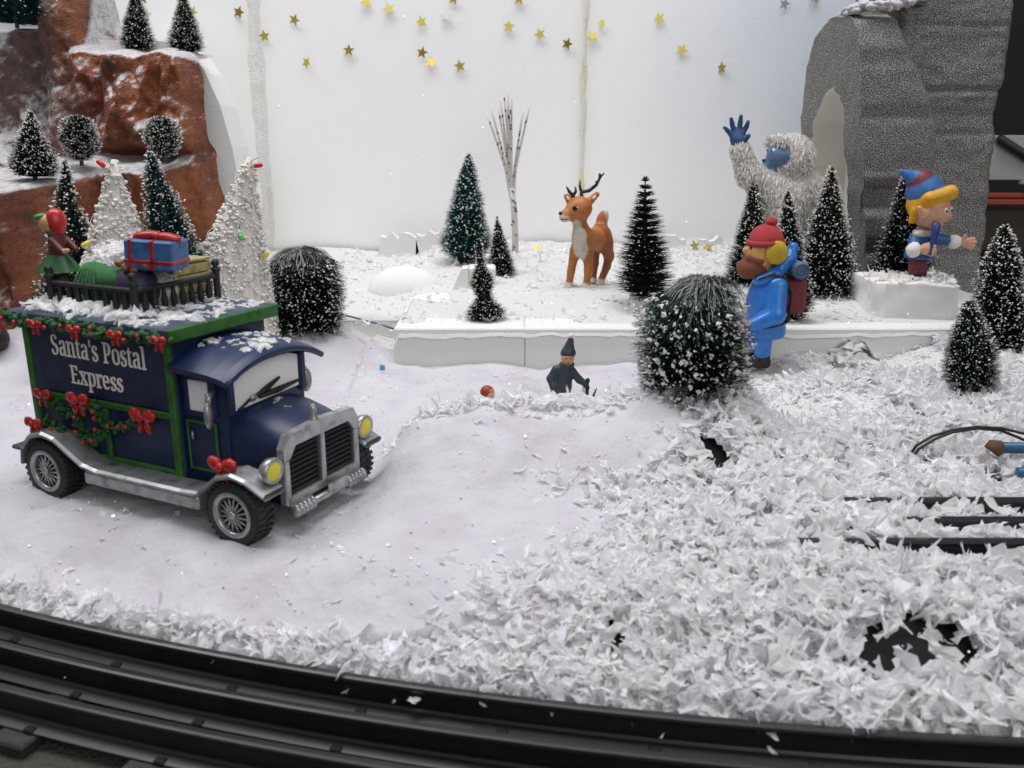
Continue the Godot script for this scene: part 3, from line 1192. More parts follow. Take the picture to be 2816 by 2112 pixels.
func stars() -> void:
	var list := [[-25.73, 20.98, 0, "pale star right of the first small mountain tree"], [-22.9, 21.30, 1, "gold star right of the second small mountain tree"], [-19.93, 21.46, 1, "gold star just left of the left glue seam"], [-18.3, 19.87, 1, "gold star right beside the left glue seam, low"], [-16.0, 20.98, 1, "gold star right of the left glue seam, high"], [-15.31, 18.01, 1, "edge-on gold star, lowest on the left half of the boards"], [-12.11, 18.88, 1, "lone gold star low between the left seam and the pair"], [-10.66, 22.18, 1, "gold star cut by the top of the picture, left of its neighbour"], [-9.02, 21.74, 1, "bright creased gold star near the top of the middle board"], [-6.65, 20.86, 1, "gold star above the close pair"], [-4.84, 21.27, 0, "faded pale star near the top of the middle board"], [-6.67, 18.72, 1, "upper star of the close gold pair"], [-6.04, 18.04, 1, "lower star of the close gold pair"], [-3.88, 17.79, 1, "gold star right of the close pair"], [-0.24, 20.54, 1, "gold star above the birch, tilted"], [2.08, 20.0, 1, "gold star above and right of the birch"], [4.10, 19.33, 1, "gold star just left of the yellow glue seam"], [5.95, 19.87, 1, "gold star just right of the yellow glue seam"], [6.65, 20.7, 2, "small folded gold star that looks like a diamond"], [10.81, 21.05, 1, "gold star high above the sparse dark tree"], [12.55, 18.88, 1, "gold star above the waving furry figure's hand, high"], [15.51, 17.62, 1, "lowest gold star on the right board"], [19.66, 21.93, 0, "pale star near the stone tunnel top"], [21.7, 22.35, 1, "dark star cut by the picture top beside the stone tunnel"], [0.54, 22.42, 1, "star tip at the picture top above the birch"], [-4.25, 22.42, 1, "star tip at the picture top above the pale star"], [-25.9, 22.1, 1, "gold star partly behind the first small mountain tree"]]
	var big := star_mesh(0.47)
	big.st.generate_normals()
	var mesh := big.st.commit()
	var g := RandomNumberGenerator.new()
	g.seed = 12
	for q: Array in list:
		var m: Material = M.gold if g.randf() < 0.6 else M.gold2
		if q[2] == 0:
			m = M.pearl
		var o: MeshInstance3D
		if q[2] == 2:
			o = obj("star", MB.new().prism(PackedVector2Array([Vector2(0, 0.34), Vector2(-0.25, 0.12), Vector2(-0.08, -0.33), Vector2(0.24, -0.1)]), -0.012, 0.012), m)
		else:
			o = obj("star", mesh, m)
		tag(o, q[3], "star", "foil stars on the backdrop")
		o.position = Vector3(q[0], q[1], board_z(q[0]) + 0.22) * CM
		var turn := g.randf_range(-0.5, 0.5)
		var yaw := g.randf_range(-0.35, 0.35)
		if q[0] == -15.31:
			yaw = 0.95
		if q[0] == 15.51:
			yaw = -0.8
		o.rotation = Vector3(g.randf_range(-0.3, 0.3), yaw, turn)
	for q: Array in [[1.9, 4.75, -65.6, "yellow star lying on the snow left of the reindeer"], [13.5, 4.95, -65.6, "gold star standing in the back snow right of the sparse dark tree"], [14.5, 4.8, -65.6, "gold star half buried right of the standing one"]]:
		var o := obj("star", mesh, M.gold2)
		tag(o, q[3], "star", "foil stars fallen on the back snow")
		o.position = Vector3(q[0], q[1], q[2]) * CM
		o.rotation = Vector3(-0.9 if q[0] < 5 else -0.35, g.randf_range(-0.4, 0.4), g.randf_range(-0.4, 0.4))


func mountain_z(x: float, y: float) -> float:
	var ledge := 11.35 + 0.5 * nz.get_noise_1d(x * 12.0) + 0.25 * sm(-23.0, -20.0, x)
	var z := -60.2
	var calm := 1.0 - 0.85 * sm(-22.6, -20.4, x)
	z += 4.6 * (1.0 - sm(ledge - 0.75, ledge + 0.25, y)) * sm(-31.5, -28.0, x) * calm + 1.0 * (1.0 - calm)
	z -= 2.2 * (1.0 - sm(4.0, 11.0, y)) * sm(-26.5, -22.0, x)
	z += 8.8 * (1.0 - sm(-27.2, -25.2, x + 0.3 * nz.get_noise_1d(y * 20))) * (1.0 - sm(10.0, 10.9, y + 0.4 * nz.get_noise_1d(x * 25)))
	z += 1.3 * sm(-26.5, -25.6, x + nz.get_noise_1d(y * 10.0) * 0.8) * sm(11.5, 12.5, y)
	var top := 18.25 + 0.5 * nz.get_noise_1d(x * 15.0 + 90.0) - 0.5 * sm(-22.5, -20.5, x)
	var right := sm(-28.6, -27.2, x)
	z -= (4.4 * sm(top - 0.5, top + 0.35, y) + 1.1 * maxf(y - top, 0.0)) * right
	z -= 4.5 * sm(19.3, 20.0, y) * (1.0 - sm(-31.0, -30.2, x))
	z -= 2.0 * (1.0 - sm(-31.4, -30.0, x)) * sm(11.0, 13.0, y)
	# cracks, columns and lumps
	var col := nz.get_noise_2d(x * 13.0, y * 3.0)
	z += (absf(col) * -2.6 + 0.5)
	z += nz.get_noise_2d(x * 9.0 + 200.0, y * 9.0) * 1.0
	z += nz.get_noise_2d(x * 34.0, y * 26.0 + 77.0) * 0.5
	z += absf(nz.get_noise_2d(x * 22.0 + 40.0, y * 14.0)) * 0.9
	z += nz.get_noise_2d(x * 80.0, y * 70.0) * 0.18
	# small snowy ledges on the right block
	var l2 := 14.0 + 1.1 * nz.get_noise_1d(x * 10.0 + 400.0)
	z += 0.35 * (1.0 - sm(l2 - 1.5, l2 + 0.2, y)) * sm(11.8, 12.6, y)
	var e := mountain_edge(y) - x
	z -= 2.6 * pow(1.0 - sm(0.0, 0.9, e), 2.0)
	return z


func mountain_edge(y: float) -> float:
	return -19.95 + 0.45 * (1.0 - sm(7.5, 16.0, y)) - 0.5 * sm(15.5, 18.5, y) - 2.9 * (1.0 - sm(3.2, 7.4, y)) + 0.25 * nz.get_noise_1d(y * 14.0 + 20.0)


func mountain() -> void:
	var root := thing("mountain", "tall reddish-brown rock mountain dusted with snow, left behind the truck", "mountain")
	var m := sheet(300, 320, func(u: float, v: float) -> Vector3:
		var x := lerpf(-47.0, -19.2, pow(u, 0.8))
		var y := lerpf(1.5, 30.0, v)
		var ed := mountain_edge(y)
		if x > ed:
			x = ed
		return Vector3(x, y, mountain_z(x, y)), func(p: Vector3, n: Vector3) -> Color:
		var a := nz.get_noise_3d(p.x * 16.0, p.y * 7.0, p.z * 12.0)
		var b := nz.get_noise_3d(p.x * 50.0, p.y * 40.0, p.z * 40.0 + 30.0)
		var c := Color(0.20, 0.052, 0.025).lerp(Color(0.31, 0.100, 0.036), sm(-0.3, 0.35, a))
		c = c.lerp(Color(0.055, 0.028, 0.022), sm(0.12, 0.55, b) * 0.65)
		var grey_side := 1.0 - sm(-31.0, -27.6, p.x + a * 2.0)
		c = c.lerp(Color(0.19, 0.155, 0.15), grey_side * 0.75)
		var d := n.y + 0.25 * b + 0.15 * a
		var snow := sm(0.42, 0.75, d) + 0.5 * grey_side * sm(-0.1, 0.5, d)
		snow += 0.3 * sm(0.62, 0.85, nz.get_noise_2d(p.x * 120.0, p.y * 120.0) + 0.5 * n.y + 0.25)
		if p.y > 18.4 and p.x > -28.0:
			snow = maxf(snow, sm(-0.55, 0.15, b + 0.3))
		snow = clampf(snow, 0.0, 1.0)
		snow += (rng.randf() - 0.5) * 1.1 * (1.0 - absf(snow * 2.0 - 1.0)) + 0.5 * sm(0.95, 1.0, rng.randf()) * sm(-0.2, 0.5, n.y)
		return c.lerp(Color(0.66, 0.64, 0.65), clampf(snow, 0.0, 1.0)), func(p: Vector3) -> bool: return (p.x > -21.6 and p.y > 18.05) or p.x > -28.4 and p.y > 18.75 + maxf(-25.0 - p.x, 0.0) * 1.25 + 0.2 * nz.get_noise_1d(p.x * 30.0))
	obj("rock_face", m, M.rock, root)
	var poly := PackedVector2Array([Vector2(-30, 2), Vector2(-18.5, 2), Vector2(-18.7, 6), Vector2(-19.1, 9.5), Vector2(-19.4, 12.0), Vector2(-20.0, 14.8), Vector2(-20.8, 16.9), Vector2(-21.6, 18.2), Vector2(-22.8, 18.8), Vector2(-24.2, 19.0), Vector2(-30, 19.0)])
	obj("foam_back", MB.new().prism(poly, -67.0, -63.4), M.foam, root)


func stone_tunnel() -> void:
	var root := thing("stone_tunnel", "grey speckled stone tunnel block with a white-lined arched opening facing left", "tunnel")
	var outer := resample([Vector2(-54, 1), Vector2(-54, 17.9), Vector2(-54.5, 19.2), Vector2(-55.6, 19.7), Vector2(-57.6, 19.6), Vector2(-59.6, 18.7), Vector2(-61.2, 16.6), Vector2(-62.1, 13.6), Vector2(-62.5, 9), Vector2(-62.7, 1)], 110)
	var inner := resample([Vector2(-55.9, 1), Vector2(-56.1, 8), Vector2(-56.15, 12.6), Vector2(-56.5, 14.6), Vector2(-57.2, 15.8), Vector2(-58.4, 15.4), Vector2(-60.3, 13.7), Vector2(-61.5, 10.8), Vector2(-62.0, 7), Vector2(-62.1, 1)], 110)
	var xa := func(y: float, z: float) -> float: return 21.9 - 0.14 * (y - 4.0) + (z + 54.0) * 0.13
	var xb := func(y: float) -> float:
		var x := 26.1 - 0.10 * (y - 4.0)
		x -= 2.4 * pow(sm(11.5, 20.5, y), 1.3)
		x -= 0.55 * sm(8.5, 8.9, y) * (1.0 - sm(9.9, 10.3, y))
		return x
	var cut := func(y: float) -> float:
		var k := 0.65 * sm(8.5, 8.75, y) * (1.0 - sm(9.9, 10.1, y)) + 0.35 * sm(5.6, 5.75, y) * (1.0 - sm(6.4, 6.6, y))
		k += 0.16 * sm(0.2, 0.5, nz.get_noise_1d(y * 55.0)) + 0.22 * sm(13.9, 14.0, y) * (1.0 - sm(14.1, 14.25, y))
		return k
	var bump := func(p: Vector3) -> Vector3:
		return p + Vector3(nz.get_noise_3d(p.x * 30, p.y * 30, p.z * 30), nz.get_noise_3d(p.x * 30 + 99, p.y * 30, p.z * 30), nz.get_noise_3d(p.x * 30, p.y * 30 + 99, p.z * 30)) * 0.12 + Vector3(nz.get_noise_3d(p.x * 90, p.y * 140, p.z * 90), 0, nz.get_noise_3d(p.x * 90 + 50, p.y * 140, p.z * 90)) * 0.09
	var face := sheet(110, 8, func(u: float, v: float) -> Vector3:
		var i := int(roundf(u * 110))
		var p: Vector2 = inner[i].lerp(outer[i], v)
		var q := Vector3(xa.call(p.y, p.x), p.y, p.x)
		if v < 0.05:
			q += Vector3(0, 1, 1) * nz.get_noise_1d(i * 22.0) * 0.22
		if v > 0.9:
			q.z -= cut.call(p.y) * (1.0 if i < 55 else 0.0)
		return bump.call(q))
	obj("arched_face", face, M.stone, root)
	var shell := sheet(110, 14, func(u: float, v: float) -> Vector3:
		var i := int(roundf(u * 110))
		var p: Vector2 = outer[i]
		var q := Vector3(lerpf(xa.call(p.y, p.x), xb.call(p.y), v), p.y, p.x)
		if i < 55:
			q.z -= cut.call(p.y)
		if v > 0.85:
			q.z -= 0.5 * pow((v - 0.85) / 0.15, 2.0)
		return bump.call(q))
	obj("outer_face", shell, M.stone, root)
	var end := sheet(110, 1, func(u: float, v: float) -> Vector3:
		var i := int(roundf(u * 110))
		var p: Vector2 = outer[i] if v < 0.5 else Vector2(-58.5, minf(outer[i].y, 12.0))
		var q := Vector3(xb.call(p.y), p.y, p.x)
		if v < 0.5:
			q.z -= 0.5 + (cut.call(p.y) if i < 55 else 0.0)
		return bump.call(q))
	obj("end_face", end, M.stone, root)
	var lining := sheet(110, 6, func(u: float, v: float) -> Vector3:
		var i := int(roundf(u * 110))
		var p: Vector2 = inner[i]
		var q := Vector3(xa.call(p.y, p.x) + v * 2.6, p.y, p.x)
		if v < 0.05:
			q += Vector3(0, 1, 1) * nz.get_noise_1d(i * 22.0) * 0.22
			q = bump.call(q)
		return q)
	obj("lining", lining, M.lining, root)
	var mb := MB.new()
	for i in 110:
		var a: Vector2 = inner[i]
		var b: Vector2 = inner[i + 1]
		mb.tri(Vector3(xa.call(a.y, a.x) + 2.5, a.y, a.x), Vector3(xa.call(b.y, b.x) + 2.5, b.y, b.x), Vector3(xa.call(6.0, -58.5) + 2.5, 6.0, -58.5))
	obj("back_panel", mb, M.lining, root)
	var pil := thing("stone_pillar", "tall grey speckled stone pillar at the right edge behind the elf figurine", "pillar")
	var post := sheet(60, 150, func(u: float, v: float) -> Vector3:
		var y := lerpf(0.5, 27.0, v)
		var xr := 30.6 - 0.045 * (y - 3.0) + 0.35 * nz.get_noise_1d(y * 16.0) + 0.3 * sm(15.0, 16.0, y)
		var xl := 25.0 - 0.05 * (y - 4.0) - 0.9 * sm(12, 20, y)
		var path := [Vector2(xl, -64), Vector2(xl, -57.4), Vector2(xl + 0.3, -57.0), Vector2(xr - 0.3, -57.0), Vector2(xr, -57.3), Vector2(xr, -64)]
		var len := [0.0, 0.2, 0.24, 0.76, 0.8, 1.0]
		var p: Vector2 = path[5]
		for i in 5:
			if u >= len[i] and u < len[i + 1]:
				p = path[i].lerp(path[i + 1], (u - len[i]) / (len[i + 1] - len[i]))
		var k := 0.14 * sm(0.2, 0.5, nz.get_noise_1d(y * 50.0 + 300.0)) + 0.25 * sm(15.3, 15.4, y) * (1.0 - sm(15.5, 15.62, y)) + 0.2 * sm(5.3, 5.4, y) * (1.0 - sm(5.5, 5.6, y))
		return bump.call(Vector3(p.x, y, p.y - k)))
	obj("pillar_body", post, M.stone, pil)
	tag(obj("stone_block", MB.new().box(Vector3(23.1, 22.9, -58.2), Vector3(3.2, 5.2, 3.4), 0.15), M.stone), "dark stone block standing on top of the tunnel", "stone block")
	# batting on the tunnel top
	var g := RandomNumberGenerator.new()
	g.seed = 5
	var fl := MB.new()
	var run := Curve3D.new()
	for p: Vector3 in [Vector3(19.5, 19.6, -56.4), Vector3(20.2, 19.95, -54.9), Vector3(21.6, 19.95, -54.4), Vector3(22.6, 20.2, -54.5), Vector3(23.3, 20.9, -55.2), Vector3(23.7, 22.4, -56.2)]:
		run.add_point(p)
	for i in 150:
		var p := run.sample_baked(run.get_baked_length() * g.randf())
		p += Vector3(g.randf() - 0.5, (g.randf() - 0.5) * 0.5, g.randf() - 0.5) * 0.6
		fl.ell(p, Vector3(g.randf_range(0.12, 0.4), g.randf_range(0.10, 0.24), g.randf_range(0.12, 0.35)), 8, 5, Basis(Vector3.UP, g.randf() * 6.0), 0.5, i)
	tag(obj("snow_batting", fl, M.felt), "fluffy white batting laid along the top of the tunnel", "batting")


func right_room() -> void:
	tag(obj("curtain", MB.new().box(Vector3(70, 15, -96), Vector3(90, 70, 1.0), 0.05), M.curtain), "black hanging curtain beyond the right end of the display", "curtain")
	var t := thing("storage_rack", "storage rack with pale panel and red beam behind the stone pillar", "rack", Vector3(46, -2, -76))
	obj("panel", MB.new().box(Vector3(0, 13.0, 0), Vector3(22, 3.6, 0.6), 0.05), M.panel, t)
	obj("strut", MB.new().tube([Vector3(-6, 14.6, 0.7), Vector3(4, 9.0, 0.7)], [0.35], 8), M.dark, t)
	obj("beam", MB.new().box(Vector3(0, 9.4, 0.4), Vector3(24, 0.45, 0.8), 0.08), M.beam, t)
	obj("beam", MB.new().box(Vector3(0, 9.95, 0.1), Vector3(24, 0.4, 0.6), 0.08), M.beam, t)
	obj("board", MB.new().box(Vector3(0, 7.0, -0.4), Vector3(20, 3.4, 0.5), 0.05), M.shelf, t)
	obj("lid", MB.new().box(Vector3(-1, 11.0, 0.5), Vector3(5, 0.3, 1.0), 0.05), M.cream, t)
	for x: float in [-11.0, 11.0]:
		obj("upright", MB.new().box(Vector3(x, 7, -0.6), Vector3(0.8, 18, 0.8), 0.05), M.dark, t)


# ---------- track ----------
const RAIL_PROF := [Vector2(-0.13, 0.0), Vector2(-0.15, -0.06), Vector2(-0.13, -0.13), Vector2(-0.05, -0.20), Vector2(-0.05, -0.66), Vector2(-0.12, -0.72), Vector2(-0.44, -0.78), Vector2(-0.44, -0.84), Vector2(0.44, -0.84), Vector2(0.44, -0.78), Vector2(0.12, -0.72), Vector2(0.05, -0.66), Vector2(0.05, -0.20), Vector2(0.13, -0.13), Vector2(0.15, -0.06), Vector2(0.13, 0.0), Vector2(0.07, 0.035), Vector2(-0.07, 0.035)]


func front_track() -> void:
	var t := thing("curved_track", "curved black three-rail toy train track across the near edge", "train track")
	var arc := func(r: float, a: float, y: float) -> Vector3: return Vector3(RAIL_C.x + r * sin(a), y, RAIL_C.y + r * cos(a))
	for r: float in [RAIL_R, RAIL_R + 1.52, RAIL_R + 3.04]:
		var pts := []
		for i in 91:
			pts.append(arc.call(r, lerpf(-0.50, 0.16, i / 90.0), -1.0))
		var mb := MB.new()
		mb.sweep(RAIL_PROF, pts, [Vector3.UP])
		obj("rail", mb, M.rail, t)
	for k in 17:
		var a := -0.487 + k * 0.0405
		var b := Basis(Vector3.UP, a)
		var mb := MB.new()
		mb.xf = Transform3D(b, arc.call(RAIL_R + 1.52, a, -2.02))
		mb.box(Vector3(0, 0, 0), Vector3(1.15, 0.36, 4.9), 0.06)
		var tie := obj("tie", mb, M.tie, t)
		for r: float in [-1.52, 0.0, 1.52]:
			for s: float in [-1.0, 1.0]:
				var c := MB.new()
				c.xf = mb.xf
				c.box(Vector3(0.28, 0.24, r + s * 0.36), Vector3(0.30, 0.14, 0.22), 0.03)
				obj("clip", c, M.rail2, tie)


func right_track() -> void:
	var t := thing("buried_track", "straight black three-rail toy track half buried in plastic snow at right", "train track")
	for q: Array in [[-24.2, 8.6], [-25.75, 10.5], [-27.3, 10.5]]:
		var mb := MB.new()
		mb.sweep(RAIL_PROF, [Vector3(q[1], 1.2, q[0]), Vector3(26.0, 1.2, q[0])], [Vector3.UP])
		obj("rail", mb, M.rail2, t)
	for x: float in [10.2, 13.2, 16.2, 19.2, 22.2]:
		obj("tie", MB.new().box(Vector3(x, 0.16, -25.75), Vector3(1.6, 0.4, 5.0), 0.05), M.tie, t)
	var wire := [Vector3(14.75, 1.3, -30.9), Vector3(15.05, 1.75, -31), Vector3(15.6, 2.12, -31), Vector3(16.3, 2.36, -31), Vector3(17.2, 2.48, -31), Vector3(18.1, 2.43, -31), Vector3(19.2, 2.16, -31), Vector3(20.5, 1.7, -31)]
	var wire2 := [Vector3(14.8, 1.2, -30.8), Vector3(15.1, 1.65, -30.9), Vector3(15.65, 2.04, -30.9), Vector3(16.3, 2.29, -30.95), Vector3(17.2, 2.42, -31), Vector3(18.1, 2.34, -31), Vector3(19.2, 1.9, -31), Vector3(20.5, 1.4, -31)]
	tag(obj("wire_loop", MB.new().tube(wire, [0.055], 8), M.rail2), "upper strand of the black wire arching out of the plastic snow", "wire")
	tag(obj("wire_loop", MB.new().tube(wire2, [0.055], 8), M.rail2), "lower strand of the black wire arching out of the plastic snow", "wire")
	var p := thing("blue_pipe", "dull blue plastic pipe with a rusty collar at the right edge", "pipe", Vector3(18.8, 1.7, -30.8))
	obj("tube", MB.new().tube([Vector3(-0.75, 0.05, 0), Vector3(3, -0.05, 0)], [0.21, 0.21], 14), M.plastic_blue, p)
	obj("collar", MB.new().tube([Vector3(-1.05, -0.12, 0), Vector3(-0.95, 0.02, 0), Vector3(-0.7, 0.05, 0)], [0.3, 0.34, 0.26], 12), M.rust, p)
	tag(obj("blue_pipe", MB.new().tube([Vector3(18.25, 1.15, -29.8), Vector3(22, 1.05, -29.8)], [0.2], 12), M.plastic_blue), "lower blue plastic pipe half sunk in the plastic snow at the right edge", "pipe")
	# crumpled scrap in front of the slab
	var g := RandomNumberGenerator.new()
	g.seed = 3
	var sc := sheet(9, 6, func(u: float, v: float) -> Vector3: return Vector3(16.0 + u * 2.3, 2.3 + sin(u * PI) * 0.55 + (g.randf() - 0.5) * 0.45 - v * 0.35, -43.6 + v * 1.1 + (g.randf() - 0.5) * 0.3), func(_p: Vector3, _n: Vector3) -> Color: return Color(0.6, 0.6, 0.58) if g.randf() < 0.6 else Color(0.04, 0.035, 0.03))
	tag(obj("crumpled_scrap", sc, M.vc), "crumpled grey and black scrap lying before the right foam slab", "scrap")
	var br := sheet(6, 6, func(u: float, v: float) -> Vector3: return Vector3(15.4 + u * 0.9, 2.35 + cos(u * 5.0) * 0.2 + (g.randf() - 0.5) * 0.2 - v * 0.3, -34.5 + v * 0.8), func(_p: Vector3, _n: Vector3) -> Color: return Color(0.22, 0.17, 0.14) if g.randf() < 0.6 else Color(0.05, 0.03, 0.025))
	tag(obj("curled_scrap", br, M.vc), "curled brownish scrap in the plastic snow below the small teardrop tree", "scrap")
	tag(obj("blue_chip", MB.new().box(Vector3(-6.6, 1.45, -43.5), Vector3(0.26, 0.28, 0.04), 0.01), mat(Color(0.10, 0.33, 0.60), 0.4)), "small blue foil chip on the snow beside the truck mirror", "chip")


func birch() -> void:
	var t := thing("birch_tree", "bare white birch of thin upright twigs standing before the backdrop", "tree", Vector3(0.24, 4.2, -66))
	var fork := Vector3(-0.25, 4.9, 0)
	obj("trunk", MB.new().tube([Vector3(0, -0.4, 0), Vector3(0, 1.5, 0), Vector3(-0.08, 3.2, 0), fork], [0.26, 0.25, 0.24, 0.22], 10), M.birch, t)
	var tips := [[-1.72, 14.07], [-1.52, 14.7], [-0.99, 14.74], [-0.86, 15.43], [-0.56, 15.58], [-0.3, 15.65], [-0.03, 15.43], [-0.1, 14.96], [0.79, 14.42], [1.22, 14.74], [1.13, 14.17], [-0.33, 14.64]]
	var g := RandomNumberGenerator.new()
	g.seed = 9
	var curves := []
	for q: Array in tips:
		var tip := Vector3(q[0] - 0.24, q[1] - 4.2, g.randf_range(-0.6, 0.6))
		var c := Curve3D.new()
		c.add_point(Vector3(-0.02, 3.4, 0) + Vector3(g.randf() - 0.5, 0, g.randf() - 0.5) * 0.2)
		c.add_point(fork.lerp(tip, 0.12) + Vector3(tip.x * 0.06, 0, 0), Vector3(0, -0.6, 0), Vector3(0, 0.7, 0))
		c.add_point(tip)
		var pts := []
		for i in 9:
			pts.append(c.sample_baked(c.get_baked_length() * i / 8.0))
		curves.append(c)
		obj("twig", MB.new().tube(pts, [0.11, 0.10, 0.095, 0.09, 0.085, 0.08, 0.078, 0.075, 0.07], 6), M.birch, t)
	var mk := MB.new()
	for c: Curve3D in curves:
		for i in 5:
			var p := c.sample_baked(c.get_baked_length() * g.randf_range(0.25, 0.98))
			var q := p + Vector3(g.randf_range(-0.02, 0.02), g.randf_range(0.06, 0.2), 0)
			mk.tube([p + Vector3(g.randf_range(-0.03, 0.03), 0, 0.035), q + Vector3(0, 0, 0.035)], [0.07, 0.06], 6)
	for i in 11:
		var y := g.randf_range(0.1, 4.8)
		var a := g.randf_range(0.4, 2.7)
		var p := Vector3(cos(a) * 0.21 - 0.05 * y * 0.6, y, sin(a) * 0.21)
		mk.tube([p - Vector3(0.10, -0.05, 0), p + Vector3(0.10, -0.12, 0.03)], [0.035, 0.05], 6)
	obj("bark_mark", mk, M.mark, t)


# ---------- truck ----------
func bow(parent: Node, p: Vector3, s: float) -> void:
	var mb := MB.new()
	for k: float in [-1.0, 1.0]:
		mb.ell(p + Vector3(k * 0.24, 0.05, 0) * s, Vector3(0.24, 0.19, 0.13) * s, 10, 7, Basis(Vector3.BACK, k * 0.35), 0.25, int(p.x * 10))
		mb.ell(p + Vector3(k * 0.13, -0.26, -0.02) * s, Vector3(0.10, 0.25, 0.08) * s, 8, 6, Basis(Vector3.BACK, k * 0.3), 0.2, 3)
	mb.ell(p + Vector3(0, 0, 0.08) * s, Vector3(0.12, 0.13, 0.1) * s, 8, 6)
	obj("bow", mb, M.red, parent)


func leafy(pts: Array, r: float, n: int, seed: int) -> Array:
	# a lumpy garland along a line, and its berries
	var g := RandomNumberGenerator.new()
	g.seed = seed
	var c := Curve3D.new()
	for p: Vector3 in pts:
		c.add_point(p)
	var mb := MB.new()
	var be := MB.new()
	for i in n:
		var p := c.sample_baked(c.get_baked_length() * (i + g.randf()) / n)
		var o := Vector3(g.randf() - 0.5, g.randf() - 0.5, g.randf_range(-0.2, 0.5)) * r * 1.4
		mb.ell(p + o, Vector3(g.randf_range(0.35, 0.8), g.randf_range(0.25, 0.5), g.randf_range(0.3, 0.5)) * r, 7, 5, Basis.from_euler(Vector3(g.randf() * 3, g.randf() * 3, g.randf() * 3)), 0.4, i)
		if i % 10 == 3:
			be.ell(p + Vector3(g.randf() - 0.5, g.randf() - 0.5, 1.15) * r, Vector3.ONE * 0.075, 7, 5)
	return [mb, be]


func truck() -> Node3D:
	var t := thing("postal_truck", "dark blue old-fashioned delivery truck with green trim, red bows and lettered side", "toy truck", Vector3(-15.33, 0.21, -32.36))
	t.rotation.y = deg_to_rad(-26.1)
	obj("cargo_body", MB.new().box(Vector3(2.24, 3.87, 0), Vector3(7.2, 5.0, 4.3), 0.08), M.navy, t)
	obj("chassis", MB.new().box(Vector3(4.3, 1.18, 0), Vector3(11.4, 0.45, 3.2), 0.06), M.dark, t)
	# green trim
	for s: float in [1.0, -1.0]:
		for x: float in [-1.18, 5.68]:
			obj("trim_post", MB.new().box(Vector3(x, 3.84, s * 2.2), Vector3(0.3, 5.0, 0.2), 0.05), M.green, t)
		obj("trim_rail", MB.new().box(Vector3(2.25, 3.66, s * 2.19), Vector3(6.5, 0.26, 0.16), 0.05), M.green, t)
		obj("trim_rail", MB.new().box(Vector3(3.7, 1.62, s * 2.19), Vector3(3.6, 0.28, 0.16), 0.05), M.green, t)
		obj("trim_post", MB.new().box(Vector3(2.38, 2.62, s * 2.19), Vector3(0.24, 1.78, 0.15), 0.05), M.green, t)
		obj("sign_board", MB.new().box(Vector3(2.26, 5.08, s * 2.2), Vector3(6.5, 2.5, 0.14), 0.05), M.sign_navy, t)
	# hand lettering
	var font := SystemFont.new()
	font.font_names = PackedStringArray(["Droid Serif"])
	for q: Array in [["Santa's Postal", 2.45, 5.28, 4.55, 0.80], ["Express", 2.25, 4.30, 2.55, 0.88]]:
		var tm := TextMesh.new()
		tm.text = q[0]
		tm.font = font
		tm.font_size = 40
		tm.pixel_size = 0.0002
		tm.depth = 0.0004
		var size := tm.get_aabb().size
		var o := obj("lettering", tm, M.letter, t)
		var sx: float = q[3] * CM / size.x
		o.scale = Vector3(sx, q[4] * CM / size.y, 1.0)
		o.position = Vector3(q[1], q[2] + 0.28, 2.285) * CM
		o.rotation.z = -0.012
	# roof
	obj("roof", MB.new().box(Vector3(2.25, 6.55, 0), Vector3(7.8, 0.36, 5.1), 0.06), M.roof, t)
	obj("roof_edge", MB.new().box(Vector3(6.2, 6.5, 0), Vector3(0.16, 0.46, 5.16), 0.05), M.green, t)
	var gl := leafy([Vector3(-1.7, 6.5, 2.62), Vector3(0.4, 6.42, 2.64), Vector3(2.3, 6.45, 2.64), Vector3(4.2, 6.4, 2.64), Vector3(6.2, 6.45, 2.62)], 0.27, 105, 3)
	obj("berries", gl[1], M.red, obj("roof_garland", gl[0], M.garland, t))
	for x: float in [-1.65, 0.35, 2.25, 4.2, 6.12]:
		bow(t, Vector3(x, 6.42, 2.92), 0.72)
	# side garlands, wreath and bows
	gl = leafy([Vector3(-0.3, 3.7, 2.38), Vector3(0.4, 3.2, 2.42), Vector3(1.3, 3.15, 2.42)], 0.2, 30, 5)
	obj("side_garland", gl[0], M.garland, t)
	gl = leafy([Vector3(2.7, 3.0, 2.42), Vector3(3.3, 3.0, 2.42), Vector3(4.4, 3.45, 2.4)], 0.2, 34, 6)
	obj("berries", gl[1], M.red, obj("side_garland", gl[0], M.garland, t))
	gl = leafy([Vector3(-0.4, 2.75, 2.42), Vector3(0.3, 2.5, 2.5), Vector3(0.8, 2.0, 2.5), Vector3(1.3, 1.55, 2.5)], 0.26, 44, 7)
	obj("berries", gl[1], M.red, obj("side_garland", gl[0], M.garland, t))
	var ring := []
	for i in 25:
		var a := TAU * i / 24.0
		ring.append(Vector3(2.0 + cos(a) * 0.62, 3.08 + sin(a) * 0.68, 2.5))
	gl = leafy(ring, 0.24, 90, 8)
	obj("berries", gl[1], M.red, obj("wreath", gl[0], M.garland, t))
	bow(t, Vector3(-0.38, 3.72, 2.52), 0.95)
	bow(t, Vector3(1.72, 3.86, 2.72), 1.15)
	bow(t, Vector3(4.56, 3.6, 2.52), 1.25)
	bow(t, Vector3(-0.5, 2.75, 2.95), 0.95)
	bow(t, Vector3(8.35, 2.62, 2.95), 1.25)
	# cab
	obj("cab", MB.new().prism(PackedVector2Array([Vector2(5.8, 1.3), Vector2(7.76, 1.3), Vector2(7.76, 3.9), Vector2(7.72, 5.5), Vector2(5.8, 5.5)]), -1.92, 1.92), M.navy, t)
	var prof := []
	for i in 49:
		var z := -2.4 + 4.8 * i / 48.0
		prof.append(Vector2(z, 5.36 + 0.62 * (1.0 - pow(absf(z) / 2.4, 2.4))))
